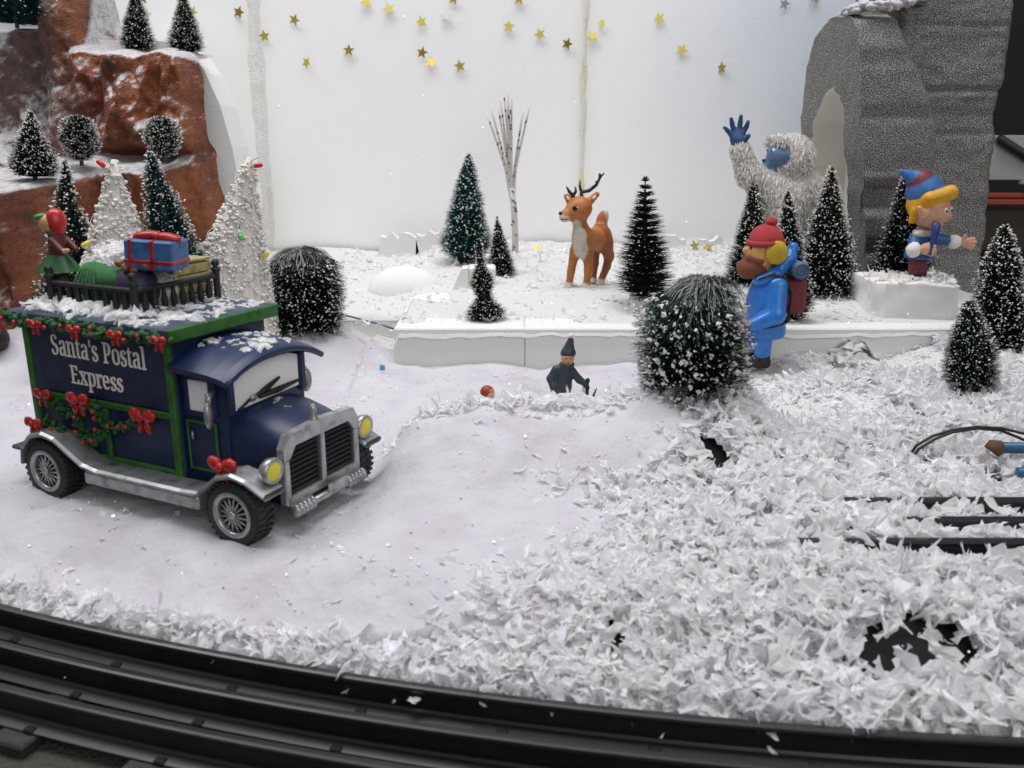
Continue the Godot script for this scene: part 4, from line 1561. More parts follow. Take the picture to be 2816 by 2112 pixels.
	for i in 49:
		var z := 2.4 - 4.8 * i / 48.0
		prof.append(Vector2(z * 0.99, 5.16 + 0.58 * (1.0 - pow(absf(z) / 2.4, 2.4))))
	var cr := MB.new()
	cr.sweep(prof, [Vector3(5.8, 0.12, 0), Vector3(6.8, 0.05, 0), Vector3(7.6, -0.02, 0), Vector3(8.05, -0.10, 0), Vector3(8.28, -0.2, 0)], [Vector3.UP])
	obj("cab_roof", cr, M.navy, t)
	var lip := []
	for i in 17:
		var z := -2.4 + 4.8 * i / 16.0
		lip.append(Vector3(8.26, 5.07 + 0.6 * (1.0 - pow(absf(z) / 2.4, 2.4)), z))
	obj("roof_lip", MB.new().tube(lip, [0.11], 8), M.navy, t)
	# windows (plain white inside, as on the model)
	var ws := MB.new()
	ws.xf = Transform3D(Basis(Vector3(0, 0, -1), Vector3(0, 1, 0), Vector3(1, 0, 0)), Vector3(7.75, 0, 0))
	var pane := PackedVector2Array([Vector2(-1.6, 3.98), Vector2(1.6, 4.08), Vector2(1.62, 5.2)])
	for i in range(1, 10):
		var z := 1.62 - 3.24 * i / 10.0
		pane.append(Vector2(z, 5.2 + 0.28 * (1.0 - pow(z / 1.62, 2))))
	pane.append(Vector2(-1.62, 5.2))
	ws.prism(pane, 0.0, 0.05)
	obj("windscreen", ws, M.pane, t)
	for s: float in [1.0, -1.0]:
		obj("windscreen_post", MB.new().box(Vector3(7.82, 4.62, s * 1.78), Vector3(0.2, 1.5, 0.3), 0.06), M.navy, t)
		obj("side_window", MB.new().box(Vector3(6.6, 4.43, s * 1.92), Vector3(0.88, 1.06, 0.06), 0.02), M.pane, t)
		obj("window_frame", MB.new().box(Vector3(6.6, 5.04, s * 1.94), Vector3(1.2, 0.14, 0.14), 0.04), M.navy, t)
		obj("window_frame", MB.new().box(Vector3(6.6, 3.82, s * 1.94), Vector3(1.2, 0.16, 0.16), 0.04), M.navy, t)
		obj("window_frame", MB.new().box(Vector3(6.06, 4.43, s * 1.94), Vector3(0.2, 1.3, 0.14), 0.04), M.navy, t)
		obj("window_frame", MB.new().box(Vector3(7.2, 4.43, s * 1.94), Vector3(0.32, 1.3, 0.14), 0.04), M.navy, t)
		var door := obj("door", MB.new().box(Vector3(6.62, 2.7, s * 1.93), Vector3(1.2, 1.66, 0.1), 0.03), M.navy, t)
		for q: Array in [[6.62, 3.54, 1.3, 0.09], [6.62, 1.87, 1.3, 0.09], [6.0, 2.7, 0.09, 1.7], [7.24, 2.7, 0.09, 1.7]]:
			obj("door_trim", MB.new().box(Vector3(q[0], q[1], s * 1.97), Vector3(q[2], q[3], 0.1), 0.03), M.green, door)
		obj("handle", MB.new().tube([Vector3(6.25, 3.2, s * 2.02), Vector3(6.27, 3.05, s * 2.06), Vector3(6.25, 2.92, s * 2.02)], [0.04], 6), M.silver, door)
		var mir := obj("mirror", MB.new().ell(Vector3(7.45, 4.02, s * 2.42), Vector3(0.14, 0.46, 0.24), 12, 10, Basis(Vector3.UP, s * 0.5)), M.silver, t)
		obj("bracket", MB.new().tube([Vector3(7.3, 4.7, s * 1.95), Vector3(7.4, 4.62, s * 2.3), Vector3(7.45, 4.38, s * 2.42)], [0.09, 0.12, 0.1], 7), M.silver, mir)
		# fender and running board
		var path := []
		for p: Vector2 in [Vector2(-1.2, 1.25), Vector2(-1.08, 1.85), Vector2(-0.62, 2.3), Vector2(0.05, 2.48), Vector2(0.7, 2.36), Vector2(1.4, 1.95), Vector2(2.0, 1.62), Vector2(2.7, 1.5), Vector2(4.5, 1.5), Vector2(6.6, 1.5), Vector2(7.35, 1.55), Vector2(7.7, 1.85), Vector2(8.2, 2.25), Vector2(8.8, 2.42), Vector2(9.4, 2.3), Vector2(9.85, 2.08), Vector2(10.15, 1.93)]:
			path.append(Vector3(p.x, p.y, s * 2.68))
		var fe := MB.new()
		fe.sweep([Vector2(-0.5, -0.05), Vector2(-0.5, 0.03), Vector2(-0.4, 0.10), Vector2(0.4, 0.10), Vector2(0.5, 0.03), Vector2(0.5, -0.05), Vector2(0.42, -0.1), Vector2(-0.42, -0.1)], path, [Vector3.UP])
		obj("fender", fe, M.silver, t)
		obj("running_board", MB.new().box(Vector3(4.7, 1.22, s * 2.72), Vector3(5.3, 0.5, 0.86), 0.08), M.silver, t)
		obj("running_board_step", MB.new().box(Vector3(4.6, 1.50, s * 2.5), Vector3(5.0, 0.16, 0.62), 0.05), M.silver, t)
	obj("rear_step", MB.new().box(Vector3(-1.85, 1.5, 0.4), Vector3(1.0, 0.16, 4.6), 0.05), M.roof, t)
	# wipers
	var wp := MB.new()
	wp.tube([Vector3(7.86, 4.0, 1.5), Vector3(7.86, 4.26, 0.85)], [0.05, 0.05], 6)
	wp.tube([Vector3(7.86, 4.24, 0.72), Vector3(7.88, 4.42, 0.1), Vector3(7.86, 4.62, -0.55)], [0.06, 0.1, 0.05], 6)
	wp.tube([Vector3(7.86, 4.2, 0.5), Vector3(7.88, 4.22, -0.4), Vector3(7.86, 4.28, -1.5)], [0.07, 0.11, 0.05], 6)
	obj("hub", MB.new().ell(Vector3(7.9, 4.26, 0.82), Vector3(0.08, 0.12, 0.16), 8, 6), M.silver, obj("wiper", wp, M.iron, t))
	# bonnet
	var hood := MB.new().smooth()
	var rows := []
	for q: Array in [[7.7, 1.86, 4.0, 3.2], [8.4, 1.82, 3.92, 3.1], [9.2, 1.74, 3.72, 2.95], [9.78, 1.68, 3.5, 2.85]]:
		var row := []
		for p: Vector2 in [Vector2(1, 1.2), Vector2(1, 2.2), Vector2(1, q[3]), Vector2(0.93, q[3] + 0.28), Vector2(0.75, lerpf(q[3], q[2], 0.75)), Vector2(0.4, q[2] - 0.06), Vector2(0, q[2]), Vector2(-0.4, q[2] - 0.06), Vector2(-0.75, lerpf(q[3], q[2], 0.75)), Vector2(-0.93, q[3] + 0.28), Vector2(-1, q[3]), Vector2(-1, 2.2), Vector2(-1, 1.2)]:
			row.append(Vector3(q[0], p.y, p.x * q[1]))
		rows.append(row)
	for i in rows.size() - 1:
		for k in 12:
			hood.quad(rows[i][k], rows[i + 1][k], rows[i + 1][k + 1], rows[i][k + 1])
	obj("bonnet", hood, M.navy, t)
	# radiator
	var gr := MB.new()
	gr.xf = Transform3D(Basis(Vector3(0, 0, -1), Vector3(0, 1, 0), Vector3(1, 0, 0)), Vector3(9.74, 0, 0))
	gr.prism(PackedVector2Array([Vector2(-1.98, 2.7), Vector2(-1.98, 3.08), Vector2(-1.72, 3.5), Vector2(0, 3.62), Vector2(1.72, 3.5), Vector2(1.98, 3.08), Vector2(1.98, 2.7), Vector2(1.72, 2.7), Vector2(1.4, 3.1), Vector2(-1.4, 3.1), Vector2(-1.72, 2.7)]), 0.0, 0.3)
	gr.box(Vector3(-1.85, 1.95, 0.15), Vector3(0.26, 1.5, 0.3), 0.04)
	gr.box(Vector3(1.85, 1.95, 0.15), Vector3(0.26, 1.5, 0.3), 0.04)
	gr.box(Vector3(0, 1.3, 0.15), Vector3(3.9, 0.3, 0.3), 0.04)
	gr.box(Vector3(0, 2.25, 0.17), Vector3(0.22, 1.75, 0.26), 0.04)
	var grille := obj("grille_frame", gr, M.silver, t)
	obj("grille_backing", MB.new().box(Vector3(9.76, 2.25, 0), Vector3(0.06, 1.85, 3.5), 0.02), M.dark, grille)
	for s: float in [-1.0, 1.0]:
		for i in 9:
			var sl := MB.new()
			sl.xf = Transform3D(Basis(Vector3.BACK, -0.5), Vector3(9.88, 1.56 + i * 0.172, s * (0.92 if i < 8 else 0.8)))
			sl.box(Vector3.ZERO, Vector3(0.13, 0.07, 1.58 if i < 8 else 1.25), 0.02)
			obj("slat", sl, M.iron, grille)
	obj("radiator_cap", MB.new().lathe([Vector2(0.17, 3.5), Vector2(0.16, 3.66), Vector2(0.11, 3.75), Vector2(0.12, 3.98), Vector2(0.07, 4.12), Vector2(0, 4.14)], 12, Basis.IDENTITY, Vector3(9.85, 0, 0.2)), M.silver, t)
	var face := Basis(Vector3(0, 1, 0), Vector3(1, 0, 0), Vector3(0, 0, -1))
	for s: float in [-1.0, 1.0]:
		var c := Vector3(9.75, 2.56, s * 2.45)
		var lamp := obj("headlight", MB.new().lathe([Vector2(0, -0.22), Vector2(0.22, -0.18), Vector2(0.4, 0.02), Vector2(0.44, 0.2), Vector2(0.40, 0.3), Vector2(0.34, 0.3), Vector2(0.3, 0.24)], 20, face, c), M.silver, t)
		obj("lens", MB.new().lathe([Vector2(0.35, 0.25), Vector2(0.25, 0.31), Vector2(0.1, 0.34), Vector2(0, 0.345)], 20, face, c), M.lens, lamp)
		obj("bracket", MB.new().tube([Vector3(9.7, 2.45, s * 1.9), c], [0.1], 7), M.silver, lamp)
	# bumper with coil ends
	var bp := MB.new().tube([Vector3(10.15, 1.0, -1.85), Vector3(10.22, 1.0, 0), Vector3(10.15, 1.0, 1.85)], [0.13], 10)
	for s: float in [-1.0, 1.0]:
		for i in 5:
			var z := s * (1.0 + i * 0.2)
			bp.tube([Vector3(10.17, 1.0, z - 0.06), Vector3(10.17, 1.0, z + 0.06)], [0.24], 12)
	obj("bumper", bp, M.silver, t)
	obj("number_plate", MB.new().box(Vector3(10.28, 1.14, -0.35), Vector3(0.08, 0.42, 1.1), 0.03), M.silver, t)
	# wheels
	var wheel := make_wheel()
	var n := 0
	for x: float in [0.0, 8.73]:
		for s: float in [1.0, -1.0]:
			var w: Node3D = wheel if n == 0 else wheel.duplicate()
			w.name = "wheel" if n == 0 else "wheel_%03d" % n
			t.add_child(w)
			w.position = Vector3(x, 1.08, s * 2.72) * CM
			w.rotation = Vector3(0, 0 if s > 0 else PI, x * 0.3)
			n += 1
	# roof rack
	var x0 := -0.5
	var x1 := 3.65
	var z0 := -2.3
	var z1 := 1.5
	for p: Vector2 in [Vector2(x0, z0), Vector2(x0, z1), Vector2(x1, z0), Vector2(x1, z1)]:
		obj("rack_post", MB.new().lathe([Vector2(0.13, 6.7), Vector2(0.13, 7.75), Vector2(0.17, 7.8), Vector2(0.17, 7.9), Vector2(0.09, 7.95), Vector2(0.16, 8.06), Vector2(0.11, 8.2), Vector2(0, 8.24)], 10, Basis.IDENTITY, Vector3(p.x, 0, p.y)), M.iron, t)
	for q: Array in [[Vector3(x0, 7.62, z1), Vector3(x1, 7.62, z1)], [Vector3(x0, 7.62, z0), Vector3(x1, 7.62, z0)], [Vector3(x0, 7.62, z0), Vector3(x0, 7.62, z1)], [Vector3(x1, 7.62, z0), Vector3(x1, 7.62, z1)]]:
		var mid: Vector3 = (q[0] + q[1]) * 0.5
		var d: Vector3 = q[1] - q[0]
		var rail := obj("rack_rail", MB.new().box(mid, Vector3(absf(d.x) + 0.2, 0.16, absf(d.z) + 0.2) if absf(d.x) > 0.1 else Vector3(0.2, 0.16, absf(d.z)), 0.04), M.iron, t)
		var cnt := 9
		for i in range(1, cnt):
			var p: Vector3 = q[0].lerp(q[1], float(i) / cnt)
			obj("baluster", MB.new().lathe([Vector2(0.06, 6.7), Vector2(0.10, 6.85), Vector2(0.13, 7.1), Vector2(0.07, 7.4), Vector2(0.09, 7.7)], 7, Basis.IDENTITY, Vector3(p.x, 0, p.z)), M.iron, rail)
	return t


func make_wheel() -> Node3D:
	var w := Node3D.new()
	var b := Basis(Vector3.RIGHT, PI / 2)
	var ty := MB.new().lathe([Vector2(0.66, -0.40), Vector2(0.98, -0.41), Vector2(1.05, -0.30), Vector2(1.06, 0.30), Vector2(0.98, 0.41), Vector2(0.66, 0.40)], 36, b)
	for i in 30:
		var a := TAU * i / 30.0
		for s: float in [-1.0, 1.0]:
			ty.xf = Transform3D(Basis(Vector3.BACK, a + s * 0.05) * Basis(Vector3.UP, PI / 2), Vector3.ZERO)
			ty.box(Vector3(-s * 0.21, 0, 1.07), Vector3(0.36, 0.12, 0.07), 0.015)
	obj("tyre", ty, M.rubber, w)
	obj("dish", MB.new().lathe([Vector2(0, 0.14), Vector2(0.5, 0.12), Vector2(0.68, 0.2)], 24, b.inverse() * Basis(Vector3.RIGHT, PI)), M.dark, w)
	var z := Basis(Vector3(1, 0, 0), Vector3(0, 0, 1), Vector3(0, -1, 0))
	obj("rim", MB.new().lathe([Vector2(0.62, 0.2), Vector2(0.60, 0.36), Vector2(0.66, 0.43), Vector2(0.74, 0.43), Vector2(0.78, 0.40)], 36, z), M.silver, w)
	for i in 16:
		var a := TAU * i / 16.0
		var d := Vector3(cos(a), sin(a), 0)
		obj("spoke", MB.new().tube([d * 0.12 + Vector3(0, 0, 0.36), d * 0.63 + Vector3(0, 0, 0.30)], [0.05, 0.028], 5), M.silver, w)
	obj("hub", MB.new().ell(Vector3(0, 0, 0.34), Vector3(0.16, 0.16, 0.14), 10, 7), M.silver, w)
	return w


func truck_load(t: Node3D) -> void:
	var lt := func(called: String, label: String, cat: String, p: Vector3) -> Node3D:
		var o := thing(called, label, cat)
		o.transform = t.transform * Transform3D(Basis.IDENTITY, p * CM)
		return o
	var heap := MB.new()
	heap.ell(Vector3(0.2, 0.35, -0.5), Vector3(2.0, 1.5, 1.35), 24, 14, Basis.IDENTITY, 0.10, 2)
	obj("snow_mass", heap, M.snow, lt.call("snow_heap", "heap of white artificial snow inside the truck's roof rack", "snow heap", Vector3(1.3, 7.0, 0)))
	var gift: Node3D = lt.call("gift_box", "blue gift box with red ribbon and bow on the truck's roof load", "gift box", Vector3(3.45, 8.25, 0.2))
	gift.rotate_object_local(Vector3.UP, 0.35)
	gift.rotate_object_local(Vector3.FORWARD, 0.06)
	gift.scale = Vector3.ONE * 0.86
	obj("box", MB.new().box(Vector3(0, 0.55, 0), Vector3(2.0, 1.15, 1.5), 0.06), M.gift, gift)
	obj("ribbon", MB.new().box(Vector3(0.15, 0.55, 0), Vector3(0.18, 1.2, 1.56), 0.03), M.red, gift)
	obj("ribbon", MB.new().box(Vector3(-0.75, 0.55, 0), Vector3(0.14, 1.2, 1.56), 0.03), M.red, gift)
	obj("ribbon", MB.new().box(Vector3(0, 0.28, 0), Vector3(2.06, 0.16, 1.56), 0.03), M.red, gift)
	var bw := MB.new()
	bw.ell(Vector3(-0.35, 1.25, 0.1), Vector3(0.6, 0.2, 0.3), 12, 8, Basis(Vector3.BACK, 0.15), 0.1, 1)
	bw.ell(Vector3(0.55, 1.22, 0.1), Vector3(0.55, 0.2, 0.3), 12, 8, Basis(Vector3.BACK, -0.12), 0.1, 2)
	bw.ell(Vector3(0.1, 1.25, 0.15), Vector3(0.2, 0.2, 0.25), 10, 7)
	obj("bow", bw, M.red, gift)
	var sack: Node3D = lt.call("sack", "bulging green sack in the truck's roof rack", "sack", Vector3(1.1, 6.8, 0.75))
	obj("cloth", body([ball(Vector3(0, 0.75, 0), Vector3(0.85, 0.75, 0.6), Color(0.03, 0.17, 0.04)), ball(Vector3(0.8, 0.95, 0.0), Vector3(0.7, 0.45, 0.5), Color(0.03, 0.15, 0.035)), ball(Vector3(-0.3, 1.2, 0.0), Vector3(0.35, 0.3, 0.4), Color(0.035, 0.2, 0.05))], 0.08), M.vc_matte, sack)
	var fold := MB.new()
	for i in 6:
		var x := -0.55 + i * 0.22
		fold.tube([Vector3(x, 0.2, 0.56), Vector3(x * 0.9, 0.8, 0.66), Vector3(x * 0.6, 1.35, 0.42)], [0.05, 0.06, 0.04], 5)
	obj("folds", fold, M.garland, sack)
	var bag: Node3D = lt.call("sack", "dark purple sack topped with golden brown toys in the truck's roof rack", "sack", Vector3(2.75, 6.8, 0.55))
	obj("cloth", MB.new().ell(Vector3(0, 0.7, 0), Vector3(0.72, 0.8, 0.8), 16, 10, Basis.IDENTITY, 0.06, 2), M.purple, bag)
	var toys := MB.new()
	for i in 16:
		toys.ell(Vector3(-0.5 + 0.075 * i + rng.randf() * 0.15, 1.38 + rng.randf() * 0.22, rng.randf_range(-0.3, 0.5)), Vector3(0.17, 0.14, 0.15), 8, 6, Basis(Vector3.UP, i), 0.25, i)
	obj("toys", toys, M.brown, bag)
	var crate: Node3D = lt.call("crate", "pale yellow wooden slatted crate at the front of the truck's roof rack", "crate", Vector3(2.95, 7.0, -1.35))
	crate.rotate_object_local(Vector3.UP, 0.05)
	for i in 4:
		obj("plank", MB.new().box(Vector3(-0.4 + i * 0.27, 1.25 + 0.02 * (i % 2), 0), Vector3(0.25, 0.1, 1.9), 0.02), M.wood, crate)
	for i in 3:
		obj("plank", MB.new().box(Vector3(0.48, 0.25 + i * 0.36, 0), Vector3(0.1, 0.32, 1.9), 0.02), M.wood, crate)
	obj("box", MB.new().box(Vector3(-0.05, 0.6, 0), Vector3(0.9, 1.15, 1.8), 0.03), M.wood, crate)
	# elf on the roof
	var elf: Node3D = lt.call("elf_figurine", "small elf figurine with red hood and green skirt on the truck roof", "figurine", Vector3(-0.85, 7.4, 0.8))
	elf.scale = Vector3.ONE * 0.93
	var red := Color(0.50, 0.025, 0.02)
	var skin := Color(0.62, 0.36, 0.17)
	var mar := Color(0.115, 0.022, 0.018)
	var grn := Color(0.05, 0.19, 0.03)
	obj("body", body([cap(Vector3(0.05, 1.1, 0), Vector3(0.08, 1.85, 0), 0.34, 0.3, mar), cap(Vector3(0.2, 1.75, 0.3), Vector3(0.75, 1.35, 0.32), 0.16, 0.13, mar, 0.1), cap(Vector3(0.2, 1.75, -0.3), Vector3(0.75, 1.4, -0.25), 0.16, 0.13, mar, 0.1), cap(Vector3(0.75, 1.35, 0.32), Vector3(0.95, 1.42, 0.25), 0.1, 0.09, skin, 0.05), ball(Vector3(0.02, 2.05, 0), Vector3(0.36, 0.13, 0.34), Color(0.06, 0.14, 0.05), Vector3.ZERO, 0.05), ball(Vector3(-0.14, 2.40, 0.12), Vector3(0.35, 0.36, 0.35), skin, Vector3.ZERO, 0.05), cap(Vector3(-0.1, 0.05, 0.18), Vector3(0.0, 0.6, 0.15), 0.17, 0.15, Color(0.012, 0.01, 0.01), 0.05), cap(Vector3(0.2, 0.05, -0.1), Vector3(0.1, 0.6, -0.12), 0.17, 0.15, Color(0.012, 0.01, 0.01), 0.05), cap(Vector3(0.5, 0.1, 0.2), Vector3(0.2, 0.55, 0.15), 0.17, 0.14, Color(0.06, 0.012, 0.012), 0.05)], 0.055), M.vc, elf)
	obj("hood", body([ball(Vector3(0.12, 2.52, -0.06), Vector3(0.36, 0.44, 0.38), red, Vector3.ZERO, 0.1), ball(Vector3(0.28, 2.2, 0.0), Vector3(0.16, 0.3, 0.25), red)], 0.055), M.vc_gloss, elf)
	obj("hat_brim", MB.new().ell(Vector3(-0.32, 2.62, 0.2), Vector3(0.30, 0.15, 0.32), 12, 8, Basis(Vector3.BACK, 0.25), 0.1, 2), mat(grn, 0.5), elf)
	var sk := MB.new().smooth()
	for k in 26:
		var a0 := TAU * k / 26.0
		var a1 := TAU * (k + 1) / 26.0
		var r0 := 0.86 if k % 2 else 0.74
		var r1 := 0.86 if (k + 1) % 2 else 0.74
		sk.quad(Vector3(cos(a0) * 0.36, 1.2, sin(a0) * 0.36), Vector3(cos(a1) * 0.36, 1.2, sin(a1) * 0.36), Vector3(cos(a1) * r1, 0.55, sin(a1) * r1), Vector3(cos(a0) * r0, 0.55, sin(a0) * r0))
	obj("skirt", sk, mat(Color(0.018, 0.10, 0.025), 0.5), elf)
	# loose flakes on the truck
	var root := thing("plastic_snow_flakes", "loose white plastic snow shreds lying on the truck's roof, cab and bonnet", "artificial snow")
	stuff(root)
	root.transform = t.transform
	var xs := []
	var cs := []
	for i in 900:
		var p: Vector3
		var s := rng.randf_range(0.3, 0.85)
		var f := 0.35
		if i < 420:
			p = Vector3(rng.randf_range(-1.4, 5.9), 6.78, rng.randf_range(-2.4, 2.4))
			if p.x > 4.2 and rng.randf() < 0.35:
				continue
			if p.x < 4.0 and p.z > 0.5:
				p.y += rng.randf() * 0.25
				f = 0.8
		elif i < 760:
			var a := rng.randf() * TAU
			var q := sqrt(rng.randf())
			p = Vector3(1.5 + cos(a) * 1.95 * q, 7.4 + 1.5 * sqrt(1.0 - q * q * 0.96), -0.5 + sin(a) * 1.32 * q)
			f = 0.8
			s *= 0.8
		elif i < 850:
			p = Vector3(rng.randf_range(6.2, 8.1), 0, rng.randf_range(-1.4, 1.3))
			if rng.randf() > exp(-pow(p.z + 0.2, 2)):
				continue
			p.y = 6.04 - 0.62 * pow(absf(p.z) / 2.4, 2.4) - 0.08 * (p.x - 6.0) + 0.06
			f = 0.15
			s *= 0.75
		else:
			p = Vector3(rng.randf_range(7.95, 9.5), 0, rng.randf_range(-1.3, 1.3))
			p.y = 4.02 - 0.3 * (p.x - 7.9) - 0.22 * absf(p.z) + 0.04
			f = 0.12
			s *= 0.6
		xs.append(Transform3D(rand_basis(s, f), p * CM))
		cs.append(Color.WHITE * rng.randf_range(0.9, 1.03))
	scatter("flake", root, flake_mesh(71), xs, cs, M.flake)


# ---------- figurines ----------
func dot(called: String, p: Vector3, r: Vector3, m: Material, parent: Node) -> MeshInstance3D:
	return obj(called, MB.new().ell(p, r, 10, 8), m, parent)


func deer() -> void:
	var t := thing("reindeer_figurine", "brown toy reindeer with dark antlers and a white chest standing on the foam slab", "reindeer", Vector3(4.54, 3.62, -54.0))
	var br := Color(0.46, 0.155, 0.042)
	var da := Color(0.29, 0.085, 0.026)
	var wh := Color(0.60, 0.55, 0.46)
	var ho := Color(0.03, 0.025, 0.025)
	var p := [
		ball(Vector3(-0.25, 3.05, 0.35), Vector3(0.62, 0.95, 0.75), br, Vector3.ZERO, 0.4),
		ball(Vector3(0.45, 3.05, -0.6), Vector3(0.64, 0.70, 1.1), br, Vector3(0, -25, 0), 0.5),
		ball(Vector3(1.0, 3.1, -1.3), Vector3(0.68, 0.82, 0.78), da, Vector3.ZERO, 0.5),
		ball(Vector3(-0.45, 3.0, 0.88), Vector3(0.42, 0.98, 0.32), wh, Vector3(8, -12, 8), 0.1),
		cap(Vector3(-0.38, 3.4, 0.45), Vector3(-0.52, 4.5, 0.55), 0.52, 0.36, br, 0.35),
		cap(Vector3(-0.58, 3.4, 0.85), Vector3(-0.68, 4.2, 0.78), 0.30, 0.24, wh, 0.1),
		ball(Vector3(-0.55, 5.02, 0.62), Vector3(0.80, 0.73, 0.68), br, Vector3(0, -18, 14), 0.3),
		cap(Vector3(-0.75, 4.85, 0.72), Vector3(-1.38, 4.66, 0.98), 0.52, 0.33, br, 0.3),
		ball(Vector3(-1.42, 4.52, 1.02), Vector3(0.34, 0.27, 0.34), wh, Vector3.ZERO, 0.1),
		# legs
		cap(Vector3(-0.72, 2.5, 0.35), Vector3(-0.95, 1.25, 0.45), 0.34, 0.22, br, 0.3),
		cap(Vector3(-0.95, 1.25, 0.45), Vector3(-1.05, 0.5, 0.42), 0.23, 0.22, br, 0.15),
		cap(Vector3(0.02, 2.5, 0.62), Vector3(0.08, 1.25, 0.72), 0.35, 0.23, br, 0.3),
		cap(Vector3(0.08, 1.25, 0.72), Vector3(-0.02, 0.5, 0.68), 0.24, 0.22, br, 0.15),
		cap(Vector3(0.62, 2.6, -1.6), Vector3(0.72, 1.4, -1.85), 0.42, 0.22, da, 0.3),
		cap(Vector3(0.72, 1.4, -1.85), Vector3(0.62, 0.5, -1.8), 0.22, 0.2, da, 0.15),
		cap(Vector3(1.25, 2.7, -1.0), Vector3(1.52, 1.95, -1.25), 0.5, 0.3, da, 0.3),
		cap(Vector3(1.52, 1.95, -1.25), Vector3(1.4, 1.3, -1.25), 0.30, 0.24, da, 0.2),
		cap(Vector3(1.4, 1.3, -1.25), Vector3(1.08, 0.5, -1.15), 0.24, 0.22, da, 0.15),
		cap(Vector3(-1.06, 0.42, 0.42), Vector3(-1.08, 0.26, 0.44), 0.28, 0.31, wh, 0.03),
		cap(Vector3(-0.03, 0.42, 0.68), Vector3(-0.06, 0.26, 0.72), 0.28, 0.31, wh, 0.03),
		cap(Vector3(0.62, 0.42, -1.8), Vector3(0.6, 0.26, -1.76), 0.24, 0.27, wh, 0.03),
		cap(Vector3(1.06, 0.42, -1.15), Vector3(1.02, 0.26, -1.12), 0.25, 0.28, wh, 0.03),
		cap(Vector3(-1.09, 0.10, 0.46), Vector3(-1.12, 0.05, 0.5), 0.29, 0.3, ho, 0.02),
		cap(Vector3(-0.07, 0.10, 0.74), Vector3(-0.10, 0.05, 0.78), 0.29, 0.3, ho, 0.02),
		cap(Vector3(0.6, 0.10, -1.74), Vector3(0.57, 0.05, -1.7), 0.25, 0.26, ho, 0.02),
		cap(Vector3(1.01, 0.10, -1.1), Vector3(0.98, 0.05, -1.06), 0.26, 0.27, ho, 0.02),
		# tail
		ball(Vector3(1.02, 4.05, -1.5), Vector3(0.36, 0.72, 0.22), br, Vector3(0, 0, -12), 0.25),
		ball(Vector3(1.12, 4.2, -1.52), Vector3(0.33, 0.62, 0.2), wh, Vector3(0, 0, -12), 0.05),
	]
	obj("body", body(p, 0.085), M.vc, t)
	for s: Array in [[Vector3(0.0, 5.35, 0.45), Vector3(0.50, 5.82, 0.4), 0], [Vector3(-1.05, 5.4, 0.5), Vector3(-1.30, 5.72, 0.5), 1]]:
		var e := obj("ear", body([cap(s[0], s[1], 0.26, 0.17, br, 0.1), cap(s[0], s[0] - (s[1] - s[0]) * 0.5, 0.2, 0.16, br, 0.1)], 0.06), M.vc, t)
		obj("inner_ear", MB.new().ell((s[0] as Vector3).lerp(s[1], 0.65) + Vector3(0, 0, 0.19), Vector3(0.16, 0.08, 0.05), 8, 6, Basis(Vector3.BACK, 0.75 if s[2] == 0 else 2.1)), M.white, e)
	var a1 := obj("antler", MB.new().tube([Vector3(-0.38, 5.5, 0.45), Vector3(-0.42, 5.95, 0.4), Vector3(0.05, 6.05, 0.35), Vector3(0.45, 6.35, 0.3), Vector3(0.68, 6.8, 0.25), Vector3(0.92, 7.05, 0.2)], [0.14, 0.12, 0.115, 0.10, 0.08, 0.04], 8), M.iron, t)
	for q: Array in [[Vector3(0.25, 6.2, 0.33), Vector3(0.45, 6.42, 0.5), Vector3(0.42, 6.62, 0.5)], [Vector3(-0.40, 5.95, 0.4), Vector3(-0.52, 6.3, 0.3), Vector3(-0.5, 6.62, 0.25)], [Vector3(0.68, 6.8, 0.25), Vector3(0.66, 6.98, 0.3), Vector3(0.62, 7.05, 0.3)]]:
		obj("tine", MB.new().tube(q, [0.10, 0.08, 0.035], 7), M.iron, a1)
	var a2 := obj("antler", MB.new().tube([Vector3(-0.85, 5.5, 0.5), Vector3(-0.95, 5.8, 0.5), Vector3(-1.15, 6.0, 0.5), Vector3(-1.32, 6.3, 0.5)], [0.14, 0.12, 0.1, 0.04], 8), M.iron, t)
	obj("tine", MB.new().tube([Vector3(-0.93, 5.75, 0.5), Vector3(-0.75, 6.0, 0.45), Vector3(-0.78, 6.28, 0.45)], [0.11, 0.09, 0.04], 7), M.iron, a2)
	dot("nose", Vector3(-1.66, 4.78, 1.1), Vector3(0.14, 0.12, 0.14), M.eye, t)
	obj("mouth", MB.new().tube([Vector3(-1.66, 4.46, 1.28), Vector3(-1.42, 4.42, 1.34), Vector3(-1.2, 4.5, 1.28)], [0.025], 5), M.mark, t)
	for q: Array in [[Vector3(-0.80, 5.06, 1.22), 0.16]]:
		var e := dot("eye", q[0], Vector3(0.2, 0.22, 0.12), M.eye, t)
		dot("highlight", q[0] + Vector3(0.08, 0.07, 0.075), Vector3(0.05, 0.06, 0.03), M.eyewhite, e)


